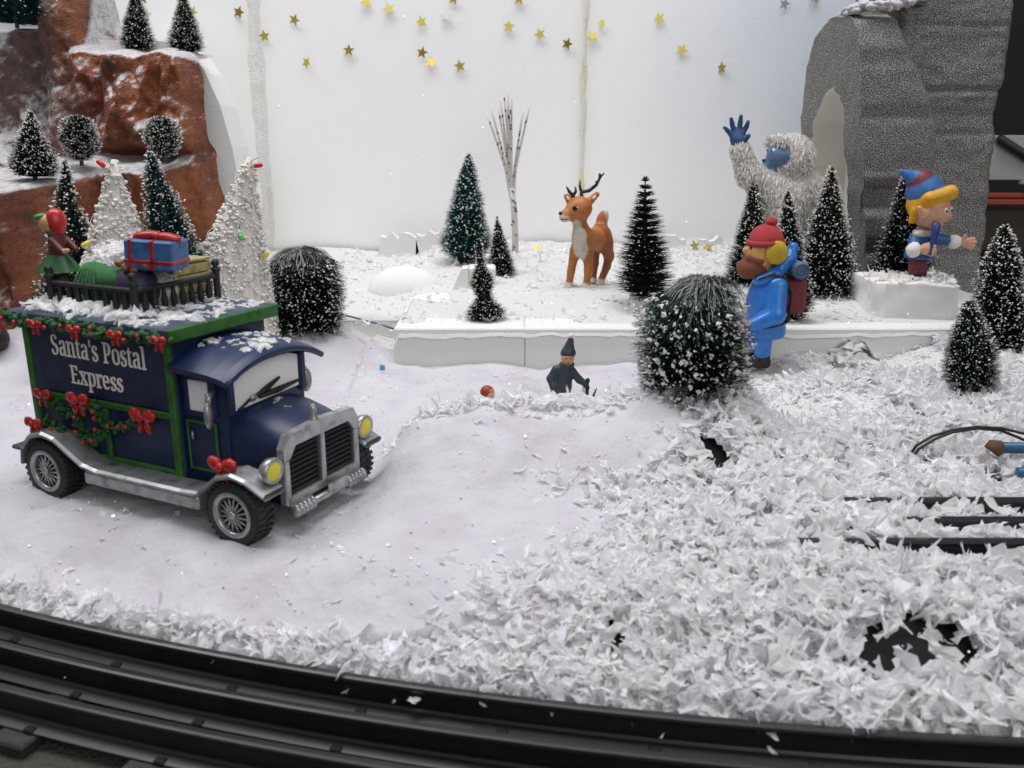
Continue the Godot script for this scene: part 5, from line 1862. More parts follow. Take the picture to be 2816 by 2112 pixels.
func hiker() -> void:
	var t := thing("hiker_figurine", "toy hiker in blue parka, red knit hat and yellow ear muffs with a maroon backpack", "figurine", Vector3(12.6, 1.45, -44.0))
	var blue := Color(0.028, 0.19, 0.60)
	var skin := Color(0.66, 0.33, 0.12)
	var brown := Color(0.20, 0.062, 0.028)
	var boots := Color(0.012, 0.011, 0.012)
	obj("trousers", body([cap(Vector3(0.12, 0.75, 0.4), Vector3(0.12, 1.9, 0.4), 0.42, 0.46, blue), cap(Vector3(-0.2, 0.85, -0.45), Vector3(-0.05, 1.9, -0.4), 0.42, 0.46, blue)], 0.09), M.vc_gloss, t)
	for q: Array in [[0.12, 0.42], [-0.25, -0.45]]:
		obj("boot", body([cap(Vector3(q[0] + 0.05, 0.3, q[1]), Vector3(q[0] + 0.03, 0.85, q[1]), 0.36, 0.36, boots), cap(Vector3(q[0] + 0.1, 0.2, q[1]), Vector3(q[0] - 0.55, 0.22, q[1]), 0.28, 0.30, boots), cut_below(0.0)], 0.08), M.vc, t)
	var jacket := [
		ball(Vector3(0.22, 3.3, 0), Vector3(0.98, 1.6, 1.02), blue, Vector3.ZERO, 0.4),
		cap(Vector3(0.3, 1.9, 0), Vector3(0.28, 2.9, 0), 1.0, 0.95, blue, 0.3),
		cap(Vector3(0.5, 4.25, 0.75), Vector3(0.42, 2.85, 1.15), 0.52, 0.46, blue, 0.12),
		cap(Vector3(0.42, 2.85, 1.15), Vector3(-0.55, 2.35, 1.0), 0.46, 0.36, blue, 0.12),
		cap(Vector3(0.3, 4.2, -0.75), Vector3(0.2, 2.9, -1.1), 0.5, 0.44, blue, 0.15),
		cap(Vector3(0.2, 2.9, -1.1), Vector3(-0.8, 2.5, -0.8), 0.44, 0.36, blue, 0.15),
		cut_below(1.52)]
	obj("jacket", body(jacket, 0.085), M.vc_gloss, t)
	for z: float in [1.0, -0.8]:
		obj("hand", body([ball(Vector3(-0.82, 2.28, z), Vector3(0.28, 0.2, 0.22), brown), cap(Vector3(-0.9, 2.3, z), Vector3(-1.1, 2.16, z + 0.08), 0.09, 0.08, brown, 0.05), cap(Vector3(-0.9, 2.25, z), Vector3(-1.12, 2.12, z - 0.06), 0.09, 0.08, brown, 0.05), cap(Vector3(-0.8, 2.4, z), Vector3(-0.95, 2.5, z), 0.09, 0.08, brown, 0.05)], 0.06), M.vc, t)
	var belt := []
	for i in 25:
		var a := TAU * i / 24.0
		belt.append(Vector3(0.28 + cos(a) * 1.06, 2.28 + cos(a) * 0.22, sin(a) * 1.08))
	obj("belt", MB.new().tube(belt, [0.15], 8, 0.5), M.belt, t)
	obj("hood", body([cap(Vector3(0.35, 4.7, 0.35), Vector3(1.1, 5.5, 0.3), 0.38, 0.34, blue, 0.25), cap(Vector3(0.35, 4.7, -0.35), Vector3(1.1, 5.5, -0.3), 0.38, 0.34, blue, 0.25), cap(Vector3(1.1, 5.4, 0), Vector3(1.35, 6.05, 0), 0.42, 0.26, blue, 0.25), cap(Vector3(-0.35, 4.45, 0.5), Vector3(0.4, 4.75, 0.6), 0.28, 0.34, blue, 0.2)], 0.08), M.vc_gloss, t)
	# head
	obj("head", body([ball(Vector3(-0.2, 5.75, 0), Vector3(0.78, 0.86, 0.74), skin), ball(Vector3(-0.98, 5.9, 0), Vector3(0.2, 0.17, 0.17), skin, Vector3.ZERO, 0.15), cap(Vector3(0.0, 4.6, 0), Vector3(-0.1, 5.3, 0), 0.45, 0.45, skin)], 0.075), M.vc, t)
	obj("beard", body([ball(Vector3(-0.52, 5.05, 0), Vector3(0.74, 0.52, 0.68), brown), ball(Vector3(-0.85, 5.0, 0), Vector3(0.52, 0.48, 0.5), brown), cap(Vector3(-0.9, 5.56, 0.35), Vector3(-0.35, 5.42, 0.66), 0.16, 0.14, brown, 0.1), cap(Vector3(-0.9, 5.56, -0.35), Vector3(-0.35, 5.42, -0.66), 0.16, 0.14, brown, 0.1)], 0.075), M.vc_matte, t)
	dot("eye", Vector3(-0.86, 6.08, 0.36), Vector3(0.06, 0.09, 0.07), M.eye, t)
	dot("eye", Vector3(-0.86, 6.08, -0.36), Vector3(0.06, 0.09, 0.07), M.eye, t)
	var red := Color(0.52, 0.05, 0.06)
	var hat := obj("knit_hat", body([ball(Vector3(-0.02, 6.35, 0), Vector3(0.86, 0.86, 0.84), red), cut_below(6.22)], 0.075), M.knit, t)
	var rim := []
	for i in 25:
		var a := TAU * i / 24.0
		rim.append(Vector3(-0.02 + cos(a) * 0.84, 6.28, sin(a) * 0.82))
	obj("rib", MB.new().tube(rim, [0.14], 8), M.knit, hat)
	obj("pompom", MB.new().ell(Vector3(0.16, 7.3, 0), Vector3(0.3, 0.24, 0.3), 12, 9, Basis.IDENTITY, 0.2, 4), M.knit, hat)
	for s: float in [1.0, -1.0]:
		obj("ear_muff", MB.new().ell(Vector3(0.32, 5.88, s * 0.78), Vector3(0.55, 0.58, 0.24), 18, 12, Basis.IDENTITY, 0.05, 5), M.yellow, t)
	# backpack
	var pack := obj("backpack", body([cap(Vector3(1.62, 3.2, 0.35), Vector3(1.58, 4.3, 0.35), 0.48, 0.46, Color(0.20, 0.034, 0.038)), cap(Vector3(1.62, 3.2, -0.35), Vector3(1.58, 4.3, -0.35), 0.48, 0.46, Color(0.20, 0.034, 0.038)), ball(Vector3(1.05, 3.6, 0.3), Vector3(0.5, 0.8, 0.72), Color(0.18, 0.03, 0.034))], 0.085), M.vc_matte, t)
	for s: float in [1.0, -1.0]:
		obj("strap", MB.new().tube([Vector3(-0.45, 4.55, s * 0.7), Vector3(0.2, 4.85, s * 0.9), Vector3(0.85, 4.6, s * 0.95), Vector3(1.15, 3.9, s * 0.98), Vector3(1.15, 3.0, s * 0.95), Vector3(1.05, 2.5, s * 0.9)], [0.09, 0.13, 0.13, 0.13, 0.13, 0.1], 8, 0.6), M.belt, pack)
	var roll := obj("bedroll", MB.new().tube([Vector3(1.55, 5.0, -0.95), Vector3(1.55, 5.0, 0.95)], [0.42], 16), M.roll, t)
	var sp := []
	for i in 30:
		var a := i * 0.5
		sp.append(Vector3(1.55 + cos(a) * (0.38 - i * 0.011), 5.0 + sin(a) * (0.38 - i * 0.011), 0.96))
	obj("coil", MB.new().tube(sp, [0.04], 5), M.roll, roll)


func furry() -> void:
	var t := thing("furry_figurine", "tall white furry toy creature waving one blue hand beside the tunnel mouth", "figurine", Vector3(16.85, 2.6, -57.0))
	var fur := Color(0.68, 0.66, 0.615)
	var blu := Color(0.020, 0.075, 0.21)
	var fc := Color(0.11, 0.185, 0.31)
	var skin := body([
		cap(Vector3(0.5, 1.6, 0), Vector3(0.5, 6.0, 0), 1.9, 1.75, fur, 0.5),
		cap(Vector3(-0.5, 6.9, 0.1), Vector3(1.6, 6.9, 0.1), 1.25, 1.2, fur, 0.5),
		ball(Vector3(0.55, 8.9, 0.2), Vector3(1.38, 1.42, 1.25), fur, Vector3.ZERO, 0.5),
		ball(Vector3(-0.2, 9.05, 0.55), Vector3(0.88, 0.8, 0.92), fc, Vector3.ZERO, 0.12),
		ball(Vector3(-0.62, 8.5, 0.4), Vector3(0.62, 0.45, 0.62), fc, Vector3.ZERO, 0.2),
		cap(Vector3(-0.35, 9.95, 1.1), Vector3(-0.75, 9.95, 0.0), 0.32, 0.3, fur, 0.2),
		cap(Vector3(-0.7, 7.2, 0.3), Vector3(-2.1, 7.9, 0.5), 0.95, 0.68, fur, 0.4),
		cap(Vector3(-2.1, 7.9, 0.5), Vector3(-2.75, 9.4, 0.6), 0.68, 0.55, fur, 0.3),
		cap(Vector3(1.9, 7.0, 0.2), Vector3(2.5, 5.3, 0.6), 0.8, 0.68, fur, 0.4),
		cap(Vector3(2.5, 5.3, 0.6), Vector3(2.2, 4.0, 1.2), 0.66, 0.5, fur, 0.3),
		cap(Vector3(-0.4, 0.5, 0.3), Vector3(-0.1, 2.0, 0.1), 0.95, 1.1, fur, 0.4),
		cap(Vector3(1.4, 0.5, 0.3), Vector3(1.1, 2.0, 0.1), 0.95, 1.1, fur, 0.4)], 0.14)
	obj("body", skin, M.vc, t)
	# tufts of fur over the white parts
	var vs: PackedVector3Array = last_body[0]
	var ns: PackedVector3Array = last_body[1]
	var cs: PackedColorArray = last_body[2]
	var g := RandomNumberGenerator.new()
	g.seed = 21
	var out := PackedVector3Array()
	for i in vs.size():
		if cs[i].r < 0.4 or g.randf() > 0.7:
			continue
		var p := vs[i] / CM
		var n := ns[i]
		var d := (n * 0.5 + Vector3(g.randf_range(-0.35, 0.35), -0.9, g.randf_range(-0.2, 0.2))).normalized()
		var sd := d.cross(n).normalized() * g.randf_range(0.07, 0.14)
		var tip := p + d * g.randf_range(0.14, 0.36)
		out.append_array([p - sd, tip, p + n * 0.14, p + n * 0.14, tip, p + sd])
	obj("fur", raw_mesh(out), M.fur, t)
	# the raised hand: palm, four fingers and a thumb
	obj("hand", body([ball(Vector3(-2.98, 10.1, 0.6), Vector3(0.46, 0.55, 0.3), blu), cap(Vector3(-2.8, 9.5, 0.6), Vector3(-2.9, 9.9, 0.6), 0.42, 0.42, blu),
		cap(Vector3(-2.68, 10.3, 0.6), Vector3(-2.5, 10.75, 0.72), 0.17, 0.15, blu, 0.08), cap(Vector3(-2.5, 10.75, 0.72), Vector3(-2.46, 11.02, 0.85), 0.15, 0.12, blu, 0.05),
		cap(Vector3(-2.92, 10.45, 0.6), Vector3(-2.88, 11.0, 0.65), 0.17, 0.15, blu, 0.08), cap(Vector3(-2.88, 11.0, 0.65), Vector3(-2.9, 11.35, 0.78), 0.15, 0.12, blu, 0.05),
		cap(Vector3(-3.18, 10.4, 0.6), Vector3(-3.38, 10.9, 0.65), 0.17, 0.15, blu, 0.08), cap(Vector3(-3.38, 10.9, 0.65), Vector3(-3.48, 11.2, 0.75), 0.15, 0.12, blu, 0.05),
		cap(Vector3(-3.3, 10.15, 0.6), Vector3(-3.62, 10.5, 0.65), 0.16, 0.14, blu, 0.08), cap(Vector3(-3.62, 10.5, 0.65), Vector3(-3.85, 10.68, 0.72), 0.14, 0.11, blu, 0.05),
		cap(Vector3(-2.6, 9.85, 0.75), Vector3(-2.42, 10.2, 1.05), 0.16, 0.14, blu, 0.08)], 0.07), M.vc, t)
	obj("hand", body([ball(Vector3(2.05, 3.6, 1.5), Vector3(0.42, 0.5, 0.3), blu), cap(Vector3(1.9, 3.3, 1.55), Vector3(1.8, 2.9, 1.6), 0.15, 0.12, blu, 0.06), cap(Vector3(2.05, 3.25, 1.55), Vector3(2.02, 2.8, 1.62), 0.15, 0.12, blu, 0.06), cap(Vector3(2.22, 3.3, 1.55), Vector3(2.28, 2.88, 1.6), 0.15, 0.12, blu, 0.06), cap(Vector3(2.36, 3.4, 1.5), Vector3(2.5, 3.1, 1.55), 0.13, 0.11, blu, 0.06), cap(Vector3(1.75, 3.7, 1.6), Vector3(1.55, 3.45, 1.8), 0.14, 0.12, blu, 0.06)], 0.08), M.vc, t)
	for z: float in [1.02, -0.05]:
		var e := dot("eye", Vector3(-0.82, 9.32, z), Vector3(0.12, 0.13, 0.13), M.eyewhite, t)
		dot("pupil", Vector3(-0.93, 9.32, z + 0.03), Vector3(0.05, 0.07, 0.07), M.eye, e)
	obj("mouth", MB.new().tube([Vector3(-1.12, 8.32, 0.75), Vector3(-1.26, 8.3, 0.4), Vector3(-1.12, 8.32, 0.0)], [0.05], 6), M.mark, t)
	dot("nose", Vector3(-1.2, 8.72, 0.4), Vector3(0.12, 0.1, 0.16), M.mark, t)


func elf() -> void:
	var t := thing("elf_figurine", "toy elf in blue tunic and striped cap on the foam block", "figurine", Vector3(22.45, 5.02, -49.0))
	t.scale = Vector3.ONE * 1.06
	var skin := Color(0.68, 0.37, 0.24)
	var blue := Color(0.035, 0.115, 0.30)
	var hair := Color(0.70, 0.36, 0.012)
	var wine := Color(0.17, 0.035, 0.05)
	var white := Color(0.66, 0.61, 0.52)
	var boot := Color(0.03, 0.014, 0.018)
	obj("body", body([
		cap(Vector3(-0.15, 0.5, 0.15), Vector3(-0.15, 1.2, 0.1), 0.27, 0.32, wine), cap(Vector3(0.32, 0.5, 0.0), Vector3(0.22, 1.2, 0.0), 0.27, 0.32, wine),
		cap(Vector3(-0.15, 0.05, 0.15), Vector3(-0.15, 0.42, 0.15), 0.26, 0.26, boot, 0.05), cap(Vector3(0.34, 0.05, 0.0), Vector3(0.32, 0.42, 0.0), 0.26, 0.26, boot, 0.05),
		cap(Vector3(0.0, 0.05, 0.15), Vector3(0.2, 0.05, 0.28), 0.2, 0.18, boot, 0.05), cap(Vector3(0.5, 0.05, 0.0), Vector3(0.8, 0.05, 0.1), 0.2, 0.18, boot, 0.05),
		cap(Vector3(0.1, 2.35, 0.05), Vector3(0.1, 2.7, 0.05), 0.3, 0.25, skin)], 0.07), M.vc, t)
	obj("tunic", body([cap(Vector3(0.05, 1.4, 0.08), Vector3(0.12, 2.3, 0.05), 0.74, 0.46, blue), cap(Vector3(0.45, 2.28, 0.1), Vector3(1.35, 2.12, 0.3), 0.33, 0.28, blue, 0.15), cap(Vector3(-0.3, 2.25, 0.2), Vector3(-0.55, 1.75, 0.65), 0.34, 0.3, blue, 0.12), cut_below(1.2)], 0.07), M.vc, t)
	obj("collar", body([ball(Vector3(-0.2, 2.5, 0.35), Vector3(0.34, 0.2, 0.3), white), ball(Vector3(0.38, 2.48, 0.35), Vector3(0.28, 0.2, 0.28), white), ball(Vector3(0.1, 2.55, -0.1), Vector3(0.45, 0.16, 0.4), white)], 0.06), M.vc, t)
	obj("cuff", MB.new().ell(Vector3(1.62, 2.08, 0.35), Vector3(0.4, 0.36, 0.36), 12, 9, Basis(Vector3.BACK, -0.1), 0.18, 2), M.white, t)
	obj("cuff", MB.new().ell(Vector3(-0.55, 1.72, 0.72), Vector3(0.38, 0.4, 0.36), 12, 9, Basis.IDENTITY, 0.18, 3), M.white, t)
	# open hand at the end of the stretched arm
	obj("hand", body([ball(Vector3(2.1, 2.08, 0.4), Vector3(0.3, 0.22, 0.16), skin), cap(Vector3(2.25, 2.2, 0.4), Vector3(2.62, 2.26, 0.45), 0.1, 0.085, skin, 0.04), cap(Vector3(2.28, 2.08, 0.42), Vector3(2.7, 2.08, 0.5), 0.1, 0.085, skin, 0.04), cap(Vector3(2.25, 1.97, 0.42), Vector3(2.62, 1.9, 0.5), 0.1, 0.085, skin, 0.04), cap(Vector3(2.2, 1.88, 0.4), Vector3(2.48, 1.76, 0.48), 0.09, 0.08, skin, 0.04), cap(Vector3(1.98, 2.2, 0.45), Vector3(2.1, 2.42, 0.55), 0.1, 0.085, skin, 0.04)], 0.055), M.vc, t)
	# gripping hand
	obj("hand", body([ball(Vector3(-0.08, 1.78, 0.95), Vector3(0.28, 0.3, 0.22), skin), cap(Vector3(0.1, 1.98, 1.0), Vector3(0.3, 1.95, 1.15), 0.1, 0.09, skin, 0.03), cap(Vector3(0.1, 1.83, 1.02), Vector3(0.32, 1.78, 1.17), 0.1, 0.09, skin, 0.03), cap(Vector3(0.08, 1.68, 1.02), Vector3(0.3, 1.62, 1.15), 0.1, 0.09, skin, 0.03), cap(Vector3(0.04, 1.55, 1.0), Vector3(0.22, 1.48, 1.12), 0.09, 0.08, skin, 0.03), cap(Vector3(0.0, 2.0, 0.9), Vector3(0.25, 2.12, 0.98), 0.1, 0.09, skin, 0.03)], 0.055), M.vc, t)
	tag(obj("blue_stick", MB.new().tube([Vector3(22.6, 6.6, -47.9), Vector3(22.68, 7.25, -47.9), Vector3(22.74, 7.7, -47.92), Vector3(22.76, 8.2, -47.92), Vector3(22.8, 8.35, -47.92)], [0.15, 0.16, 0.2, 0.24, 0.14], 10), mat(Color(0.025, 0.05, 0.20), 0.35)), "stubby dark blue stick held upright in the elf's fist", "stick")
	obj("belt", MB.new().tube([Vector3(-0.55, 1.52, 0.25), Vector3(-0.2, 1.5, 0.66), Vector3(0.2, 1.52, 0.76), Vector3(0.6, 1.54, 0.45), Vector3(0.72, 1.52, 0.0)], [0.09], 6), M.belt, t)
	obj("buckle", MB.new().box(Vector3(0.5, 1.6, 0.66), Vector3(0.36, 0.36, 0.1), 0.03), M.silver, t)
	obj("coat_strap", MB.new().box(Vector3(0.32, 2.0, 0.56), Vector3(0.14, 0.6, 0.08), 0.02), M.belt, t)
	# head
	obj("head", body([ball(Vector3(0.35, 3.72, 0.05), Vector3(0.95, 1.0, 0.95), skin), ball(Vector3(0.5, 3.3, 0.3), Vector3(0.65, 0.5, 0.6), skin, Vector3.ZERO, 0.2), ball(Vector3(1.02, 3.45, 0.8), Vector3(0.13, 0.12, 0.13), skin, Vector3.ZERO, 0.08), cap(Vector3(-0.3, 3.5, 0.75), Vector3(-0.58, 3.85, 0.85), 0.24, 0.12, skin, 0.1)], 0.075), M.vc, t)
	obj("hair", body([ball(Vector3(0.2, 3.98, -0.05), Vector3(1.02, 0.92, 0.98), hair), cap(Vector3(-0.1, 4.3, 0.75), Vector3(0.95, 4.6, 0.7), 0.36, 0.34, hair, 0.2), cap(Vector3(0.95, 4.6, 0.7), Vector3(1.2, 4.75, 0.45), 0.34, 0.2, hair, 0.2), cap(Vector3(-0.55, 3.6, 0.35), Vector3(-0.6, 3.1, 0.2), 0.25, 0.18, hair, 0.2), cut_below(3.0)], 0.075), M.vc, t)
	var cap_b := Color(0.045, 0.16, 0.42)
	obj("cap", body([cap(Vector3(0.12, 4.42, -0.08), Vector3(-0.02, 4.62, -0.08), 0.98, 0.9, cap_b, 0.1), cap(Vector3(-0.1, 4.8, -0.08), Vector3(-0.25, 5.02, -0.08), 0.82, 0.68, wine, 0.1), cap(Vector3(-0.5, 5.2, -0.08), Vector3(-1.3, 5.6, -0.08), 0.5, 0.14, cap_b, 0.12)], 0.075), M.vc, t)
	for x: Array in [[0.72, 3.72, 0.93], [1.13, 3.74, 0.62]]:
		var e := dot("eye", Vector3(x[0], x[1], x[2]), Vector3(0.10, 0.15, 0.08), M.eyewhite, t)
		dot("pupil", Vector3(x[0] + 0.02, x[1] - 0.03, x[2] + 0.06), Vector3(0.05, 0.08, 0.04), M.eye, e)
	obj("mouth", MB.new().tube([Vector3(0.75, 3.1, 0.86), Vector3(0.9, 3.06, 0.82), Vector3(1.03, 3.12, 0.72)], [0.03], 5), M.maroon, t)


func little_people() -> void:
	var t := thing("boy_figurine", "tiny boy figurine in dark grey coat and bobble hat standing behind the snow mound", "figurine", Vector3(2.2, 1.35, -37.0))
	var coat := Color(0.035, 0.048, 0.062)
	var skin := Color(0.66, 0.38, 0.20)
	var blk := Color(0.012, 0.012, 0.014)
	var prims := [
		cap(Vector3(-0.15, 0.2, 0), Vector3(-0.12, 0.9, 0), 0.17, 0.2, Color(0.04, 0.02, 0.02), 0.08), cap(Vector3(0.18, 0.2, 0), Vector3(0.14, 0.9, 0), 0.17, 0.2, Color(0.04, 0.02, 0.02), 0.08),
		cap(Vector3(0.0, 1.05, 0), Vector3(0.1, 1.75, 0), 0.42, 0.33, coat, 0.15),
		cap(Vector3(-0.28, 1.75, 0.05), Vector3(-0.52, 1.35, 0.1), 0.2, 0.18, coat, 0.1), cap(Vector3(-0.52, 1.35, 0.1), Vector3(-0.4, 0.95, 0.3), 0.18, 0.15, coat, 0.08),
		cap(Vector3(0.38, 1.7, 0.05), Vector3(0.72, 1.3, 0.12), 0.19, 0.16, coat, 0.1), cap(Vector3(0.72, 1.3, 0.12), Vector3(0.98, 1.15, 0.2), 0.16, 0.14, coat, 0.08),
		ball(Vector3(0.18, 1.98, 0.02), Vector3(0.34, 0.14, 0.3), Color(0.045, 0.07, 0.028), Vector3.ZERO, 0.06),
		ball(Vector3(0.2, 2.28, 0.06), Vector3(0.29, 0.32, 0.28), skin, Vector3.ZERO, 0.04),
		ball(Vector3(0.22, 2.24, 0.34), Vector3(0.05, 0.05, 0.05), skin, Vector3.ZERO, 0.04),
		cap(Vector3(0.98, 1.12, 0.2), Vector3(1.08, 1.32, 0.22), 0.13, 0.10, blk, 0.05), cap(Vector3(1.0, 1.05, 0.2), Vector3(1.1, 0.98, 0.26), 0.1, 0.08, blk, 0.05)]
	obj("body", body(prims, 0.05), M.vc, t)
	obj("hat", body([ball(Vector3(0.22, 2.46, 0.0), Vector3(0.34, 0.22, 0.33), coat), cap(Vector3(0.24, 2.6, 0), Vector3(0.32, 3.05, 0), 0.27, 0.13, coat, 0.1)], 0.05), M.vc, t)
	obj("pompom", MB.new().ell(Vector3(0.32, 3.22, 0), Vector3(0.14, 0.12, 0.13), 9, 7, Basis.IDENTITY, 0.2, 1), M.white, t)
	for x: float in [0.12, 0.32]:
		dot("eye", Vector3(x, 2.3, 0.325), Vector3(0.03, 0.035, 0.02), M.eye, t)
	obj("mouth", MB.new().tube([Vector3(0.16, 2.12, 0.325), Vector3(0.22, 2.1, 0.335), Vector3(0.28, 2.12, 0.325)], [0.02], 5), M.red, t)
	var s := thing("snow_shovel", "black and white pole held in the boy figurine's mitten", "shovel", Vector3(3.25, 1.45, -36.8))
	obj("pole", MB.new().tube([Vector3(0, 0.0, 0), Vector3(0.02, 1.2, 0)], [0.08, 0.07], 8), M.iron, s)
	obj("blade", MB.new().box(Vector3(-0.14, 0.45, 0.02), Vector3(0.14, 0.9, 0.1), 0.03), M.white, s)
	obj("hook", MB.new().tube([Vector3(0.15, 0.42, 0), Vector3(0.28, 0.46, 0), Vector3(0.33, 0.62, 0), Vector3(0.42, 0.84, 0)], [0.06, 0.06, 0.04, 0.025], 7), M.iron, s)
	var k := thing("child_figurine", "tiny child figurine of whom only the red hood shows above the mound", "figurine", Vector3(-1.05, 1.0, -36.4))
	obj("body", body([cap(Vector3(0, 0.3, 0), Vector3(0, 0.85, 0), 0.34, 0.26, Color(0.1, 0.03, 0.03)), ball(Vector3(0.08, 1.15, 0.06), Vector3(0.24, 0.27, 0.24), skin, Vector3.ZERO, 0.05), ball(Vector3(-0.02, 1.25, 0), Vector3(0.3, 0.29, 0.29), Color(0.32, 0.035, 0.02), Vector3.ZERO, 0.05), ball(Vector3(0.17, 1.33, 0.17), Vector3(0.1, 0.08, 0.1), Color(0.4, 0.25, 0.1), Vector3.ZERO, 0.03)], 0.05), M.vc, k)
	var d := thing("coated_figurine", "dark coated figurine mostly cut off by the left edge of the picture", "figurine", Vector3(-28.3, 0.35, -46.0))
	var dk := Color(0.020, 0.013, 0.011)
	obj("body", body([cap(Vector3(-0.4, 0.9, 0), Vector3(-0.3, 2.6, 0), 0.8, 0.6, dk, 0.3), cap(Vector3(0.1, 2.9, 0), Vector3(0.8, 2.1, 0.2), 0.55, 0.68, dk, 0.3), cap(Vector3(0.8, 2.1, 0.2), Vector3(0.2, 1.3, 0.5), 0.62, 0.34, dk, 0.3), cap(Vector3(0.3, 0.2, 0.1), Vector3(0.45, 0.9, 0), 0.32, 0.32, dk, 0.15), cap(Vector3(0.3, 0.15, 0.1), Vector3(0.85, 0.1, 0.3), 0.24, 0.2, Color(0.03, 0.03, 0.05), 0.1), cap(Vector3(-0.7, 0.2, 0.1), Vector3(-0.55, 0.9, 0), 0.32, 0.32, dk, 0.15), ball(Vector3(-0.3, 3.7, 0), Vector3(0.5, 0.55, 0.5), skin, Vector3.ZERO, 0.1), ball(Vector3(-0.3, 3.95, -0.05), Vector3(0.56, 0.4, 0.56), dk, Vector3.ZERO, 0.05)], 0.09), M.vc, d)


func trees() -> void:
	var mt := "bottle-brush trees on the mountain"
	brush_tree("small frosted green brush tree on the mountain top, nearer the tower", mt, Vector3(-24.8, 18.3, -62.3), Vector3(-24.5, 22.3, -62.3), 1.08, "cone", 3000, M.needle_dark, 800, 0.045)
	brush_tree("small frosted green brush tree on the mountain top, at the outer corner", mt, Vector3(-21.6, 18.1, -62.3), Vector3(-21.45, 22.1, -62.3), 1.12, "cone", 3000, M.needle_dark, 800, 0.045)
	brush_tree("blue-green brush tree at the upper left corner of the mountain, mostly out of view", mt, Vector3(-31.6, 19.7, -60.5), Vector3(-31.2, 26.5, -60.5), 2.4, "cone", 4200, M.needle_blue, 500, 0.06)
	brush_tree("frosted dark brush tree on the low left bulge of the mountain", mt, Vector3(-27.0, 10.6, -51.3), Vector3(-26.75, 14.2, -51.3), 1.28, "cone", 3400, M.needle_dark, 1000, 0.05)
	brush_tree("round frosted bush on the mountain ledge, left one", "round bushes on the mountain ledge", Vector3(-26.1, 11.35, -55.2), Vector3(-26.0, 14.0, -55.2), 1.02, "round", 3000, M.needle_dark, 1100, 0.045, 0.1)
	brush_tree("round frosted bush on the mountain ledge, right one", "round bushes on the mountain ledge", Vector3(-21.5, 11.55, -56.4), Vector3(-21.45, 13.95, -56.4), 0.96, "round", 3000, M.needle_dark, 1100, 0.045, 0.1)
	var tr := "bottle-brush trees behind the truck"
	brush_tree("dark green snow-flecked brush tree behind the elf on the truck roof", tr, Vector3(-22.2, 3.4, -44), Vector3(-21.6, 11.7, -44), 1.75, "cone", 5200, M.needle_green, 900, 0.065)
	brush_tree("leaning blue-green brush tree between the two white trees", tr, Vector3(-16.1, 3.4, -43.6), Vector3(-17.5, 12.05, -44), 1.75, "slim", 6000, M.needle_blue, 1500, 0.055)
	white_tree("white flocked tree behind the snow heap on the truck roof, red bulb near its tip", Vector3(-19.6, 2.4, -43.2), Vector3(-18.62, 11.75, -42.6), 3.1, [[2.4, 0.965, "bulb_red", 0.7], [2.2, 0.60, "bulb_yellow", -0.3], [1.2, 0.55, "bulb_clear", 0.2]], 2)
	white_tree("white flocked tree right of the truck's roof, green bulb on its front", Vector3(-15.5, 1.6, -45.6), Vector3(-12.95, 11.8, -45), 3.35, [[0.5, 0.97, "bulb_red", 0.1], [1.25, 0.66, "bulb_green", -0.5], [0.35, 0.56, "bulb_yellow", 0.6], [1.55, 0.42, "bulb_clear", 0.2], [1.2, 0.28, "bulb_clear", 0.1]], 4)
	var i := brush_tree("squat round-topped dark bush frosted with snow right behind the truck", "round-topped bushes", Vector3(-11.4, 1.85, -47.8), Vector3(-11.2, 6.9, -47.8), 1.95, "dome", 5200, M.needle_dark, 1300, 0.06, 0.3, 0.036)
	top_strands(i, 5.05, 2.1, 520, 0.4, 4)
	var n := brush_tree("big round-topped bush with thick snow clumps in front of the hiker", "round-topped bushes", Vector3(7.4, 1.7, -33.5), Vector3(6.75, 7.5, -33.5), 1.92, "dome", 7000, M.needle_green, 1500, 0.062, 0.3, 0.032)
	top_strands(n, 5.85, 2.0, 620, 0.4, 8)
	var g := RandomNumberGenerator.new()
	g.seed = 31
	var fl := PackedVector3Array()
	for k in 170:
		var a := g.randf_range(-0.6, PI + 0.6)
		var t := g.randf()
		fleck_at(fl, Basis.IDENTITY, Vector3(cos(a) * 2.08 - 0.65 * t, 0.3 + t * 4.6, sin(a) * 2.08), Vector3(cos(a), 0.3, sin(a)), g.randf_range(0.06, 0.19), g)
	obj("snow_clump", raw_mesh(fl), M.fleck, n)
	var bk := "bottle-brush trees on the foam slab"
	brush_tree("teal brush tree left of the birch", bk, Vector3(-3.3, 4.2, -62), Vector3(-2.95, 11.6, -62), 1.78, "slim", 7000, M.needle_teal, 1100, 0.065, 0.45, 0.026)
	brush_tree("small dark brush tree between the teal tree and the birch", bk, Vector3(-0.7, 3.75, -59), Vector3(-1.0, 7.7, -59), 0.95, "cone", 2600, M.needle_black, 550, 0.045)
	brush_tree("crooked little dark brush tree in front of the teal tree", bk, Vector3(-1.4, 2.95, -47.6), Vector3(-1.8, 7.2, -47.6), 1.2, "twist", 3000, M.needle_black, 800, 0.04, 0.1)
	brush_tree("tall sparse dark brush tree beside the reindeer", bk, Vector3(7.58, 3.7, -50), Vector3(7.35, 10.7, -50), 1.72, "slim", 1900, M.needle_black, 260, 0.045, 0.75, 0.036, 17)
	brush_tree("dark brush tree below the furry figure's raised arm", bk, Vector3(15.1, 3.4, -55.4), Vector3(14.93, 10.45, -56), 1.62, "cone", 4200, M.needle_dark, 900, 0.06)
	brush_tree("slim dark brush tree behind the hiker's backpack", bk, Vector3(15.2, 2.9, -47.3), Vector3(14.62, 10.0, -47.9), 1.3, "slim", 4200, M.needle_dark, 1000, 0.055)
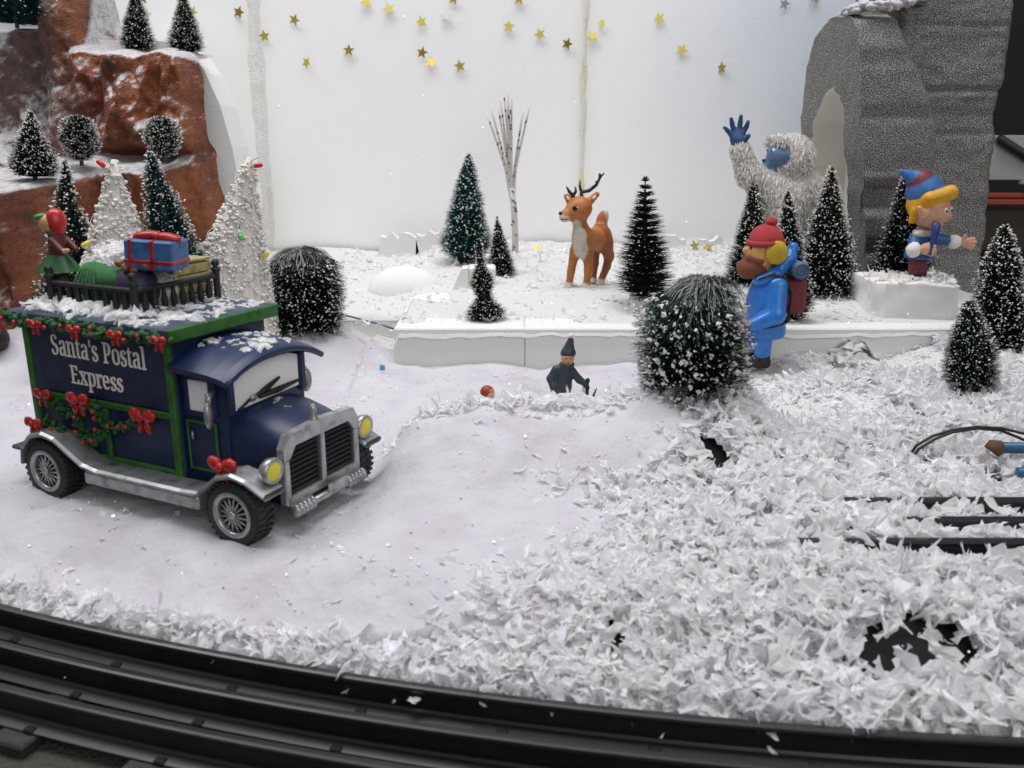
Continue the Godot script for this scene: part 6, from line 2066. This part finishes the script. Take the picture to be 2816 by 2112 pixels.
	brush_tree("broad dark brush tree before the tunnel mouth", bk, Vector3(18.85, 3.5, -52.6), Vector3(18.65, 11.1, -53), 1.95, "cone", 5600, M.needle_dark, 1500, 0.06)
	brush_tree("dark brush tree with a white tip behind the elf figurine", bk, Vector3(23.0, 3.6, -51.8), Vector3(22.6, 10.95, -52), 1.85, "cone", 4600, M.needle_dark, 1000, 0.05)
	brush_tree("large frosted brush tree at the right edge beyond the slab end", "bottle-brush trees at the right edge", Vector3(24.3, 2.0, -43), Vector3(23.75, 8.7, -43), 1.75, "slim", 5000, M.needle_dark, 1500, 0.055)
	brush_tree("small teardrop-shaped brush tree at the right end of the foam slab", "bottle-brush trees at the right edge", Vector3(19.75, 2.05, -36.4), Vector3(18.98, 6.2, -36.2), 1.0, "drop", 4200, M.needle_green, 1300, 0.042, 0.3)


func lights() -> void:
	var a := AreaLight3D.new()
	a.name = "ceiling_light"
	a.area_size = Vector2(1.3, 0.35)
	a.light_color = Color(0.985, 0.985, 1.0)
	a.light_energy = 1.6
	a.shadow_enabled = true
	a.area_range = 6.0
	a.area_attenuation = 2.0
	add_child(a)
	a.position = Vector3(-0.3, 0.95, -0.44)
	a.rotation_degrees = Vector3(-90, 0, 0)
	var b := AreaLight3D.new()
	b.name = "room_light"
	b.area_size = Vector2(1.6, 0.8)
	b.light_color = Color(1.0, 0.99, 0.985)
	b.light_energy = 1.05
	b.shadow_enabled = true
	b.area_range = 6.0
	b.area_attenuation = 2.0
	add_child(b)
	b.position = Vector3(0.65, 0.85, 0.85)
	b.rotation_degrees = Vector3(-35, 26, 0)


func _ready() -> void:
	rng.seed = 1964
	nz.seed = 11
	nz.frequency = 0.01
	nz.fractal_octaves = 3
	var cam := Camera3D.new()
	cam.name = "camera"
	cam.position = Vector3(0, 12.9, 0) * CM
	cam.rotation_degrees = Vector3(-15.8, 0, 0)
	cam.fov = 47.0
	cam.near = 0.01
	cam.far = 20.0
	var lens := CameraAttributesPhysical.new()
	lens.frustum_focal_length = 27.6
	lens.frustum_focus_distance = 0.42
	lens.exposure_aperture = 22.0
	cam.attributes = lens
	add_child(cam)
	cam.make_current()
	var we := WorldEnvironment.new()
	we.name = "surroundings"
	var env := Environment.new()
	env.background_mode = Environment.BG_COLOR
	env.background_color = Color(0.46, 0.46, 0.475)
	env.tonemap_mode = Environment.TONE_MAPPER_LINEAR
	env.tonemap_exposure = 0.82
	env.sdfgi_enabled = true
	env.ssao_enabled = true
	env.ssil_enabled = true
	we.environment = env
	add_child(we)
	lights()
	materials()
	ground_sheets()
	back_snow()
	backdrop()
	mountain()
	stone_tunnel()
	right_room()
	front_track()
	right_track()
	birch()
	trees()
	var t := truck()
	truck_load(t)
	deer()
	hiker()
	furry()
	elf()
	little_people()
	stars()
	spread_flakes()
	glitter()
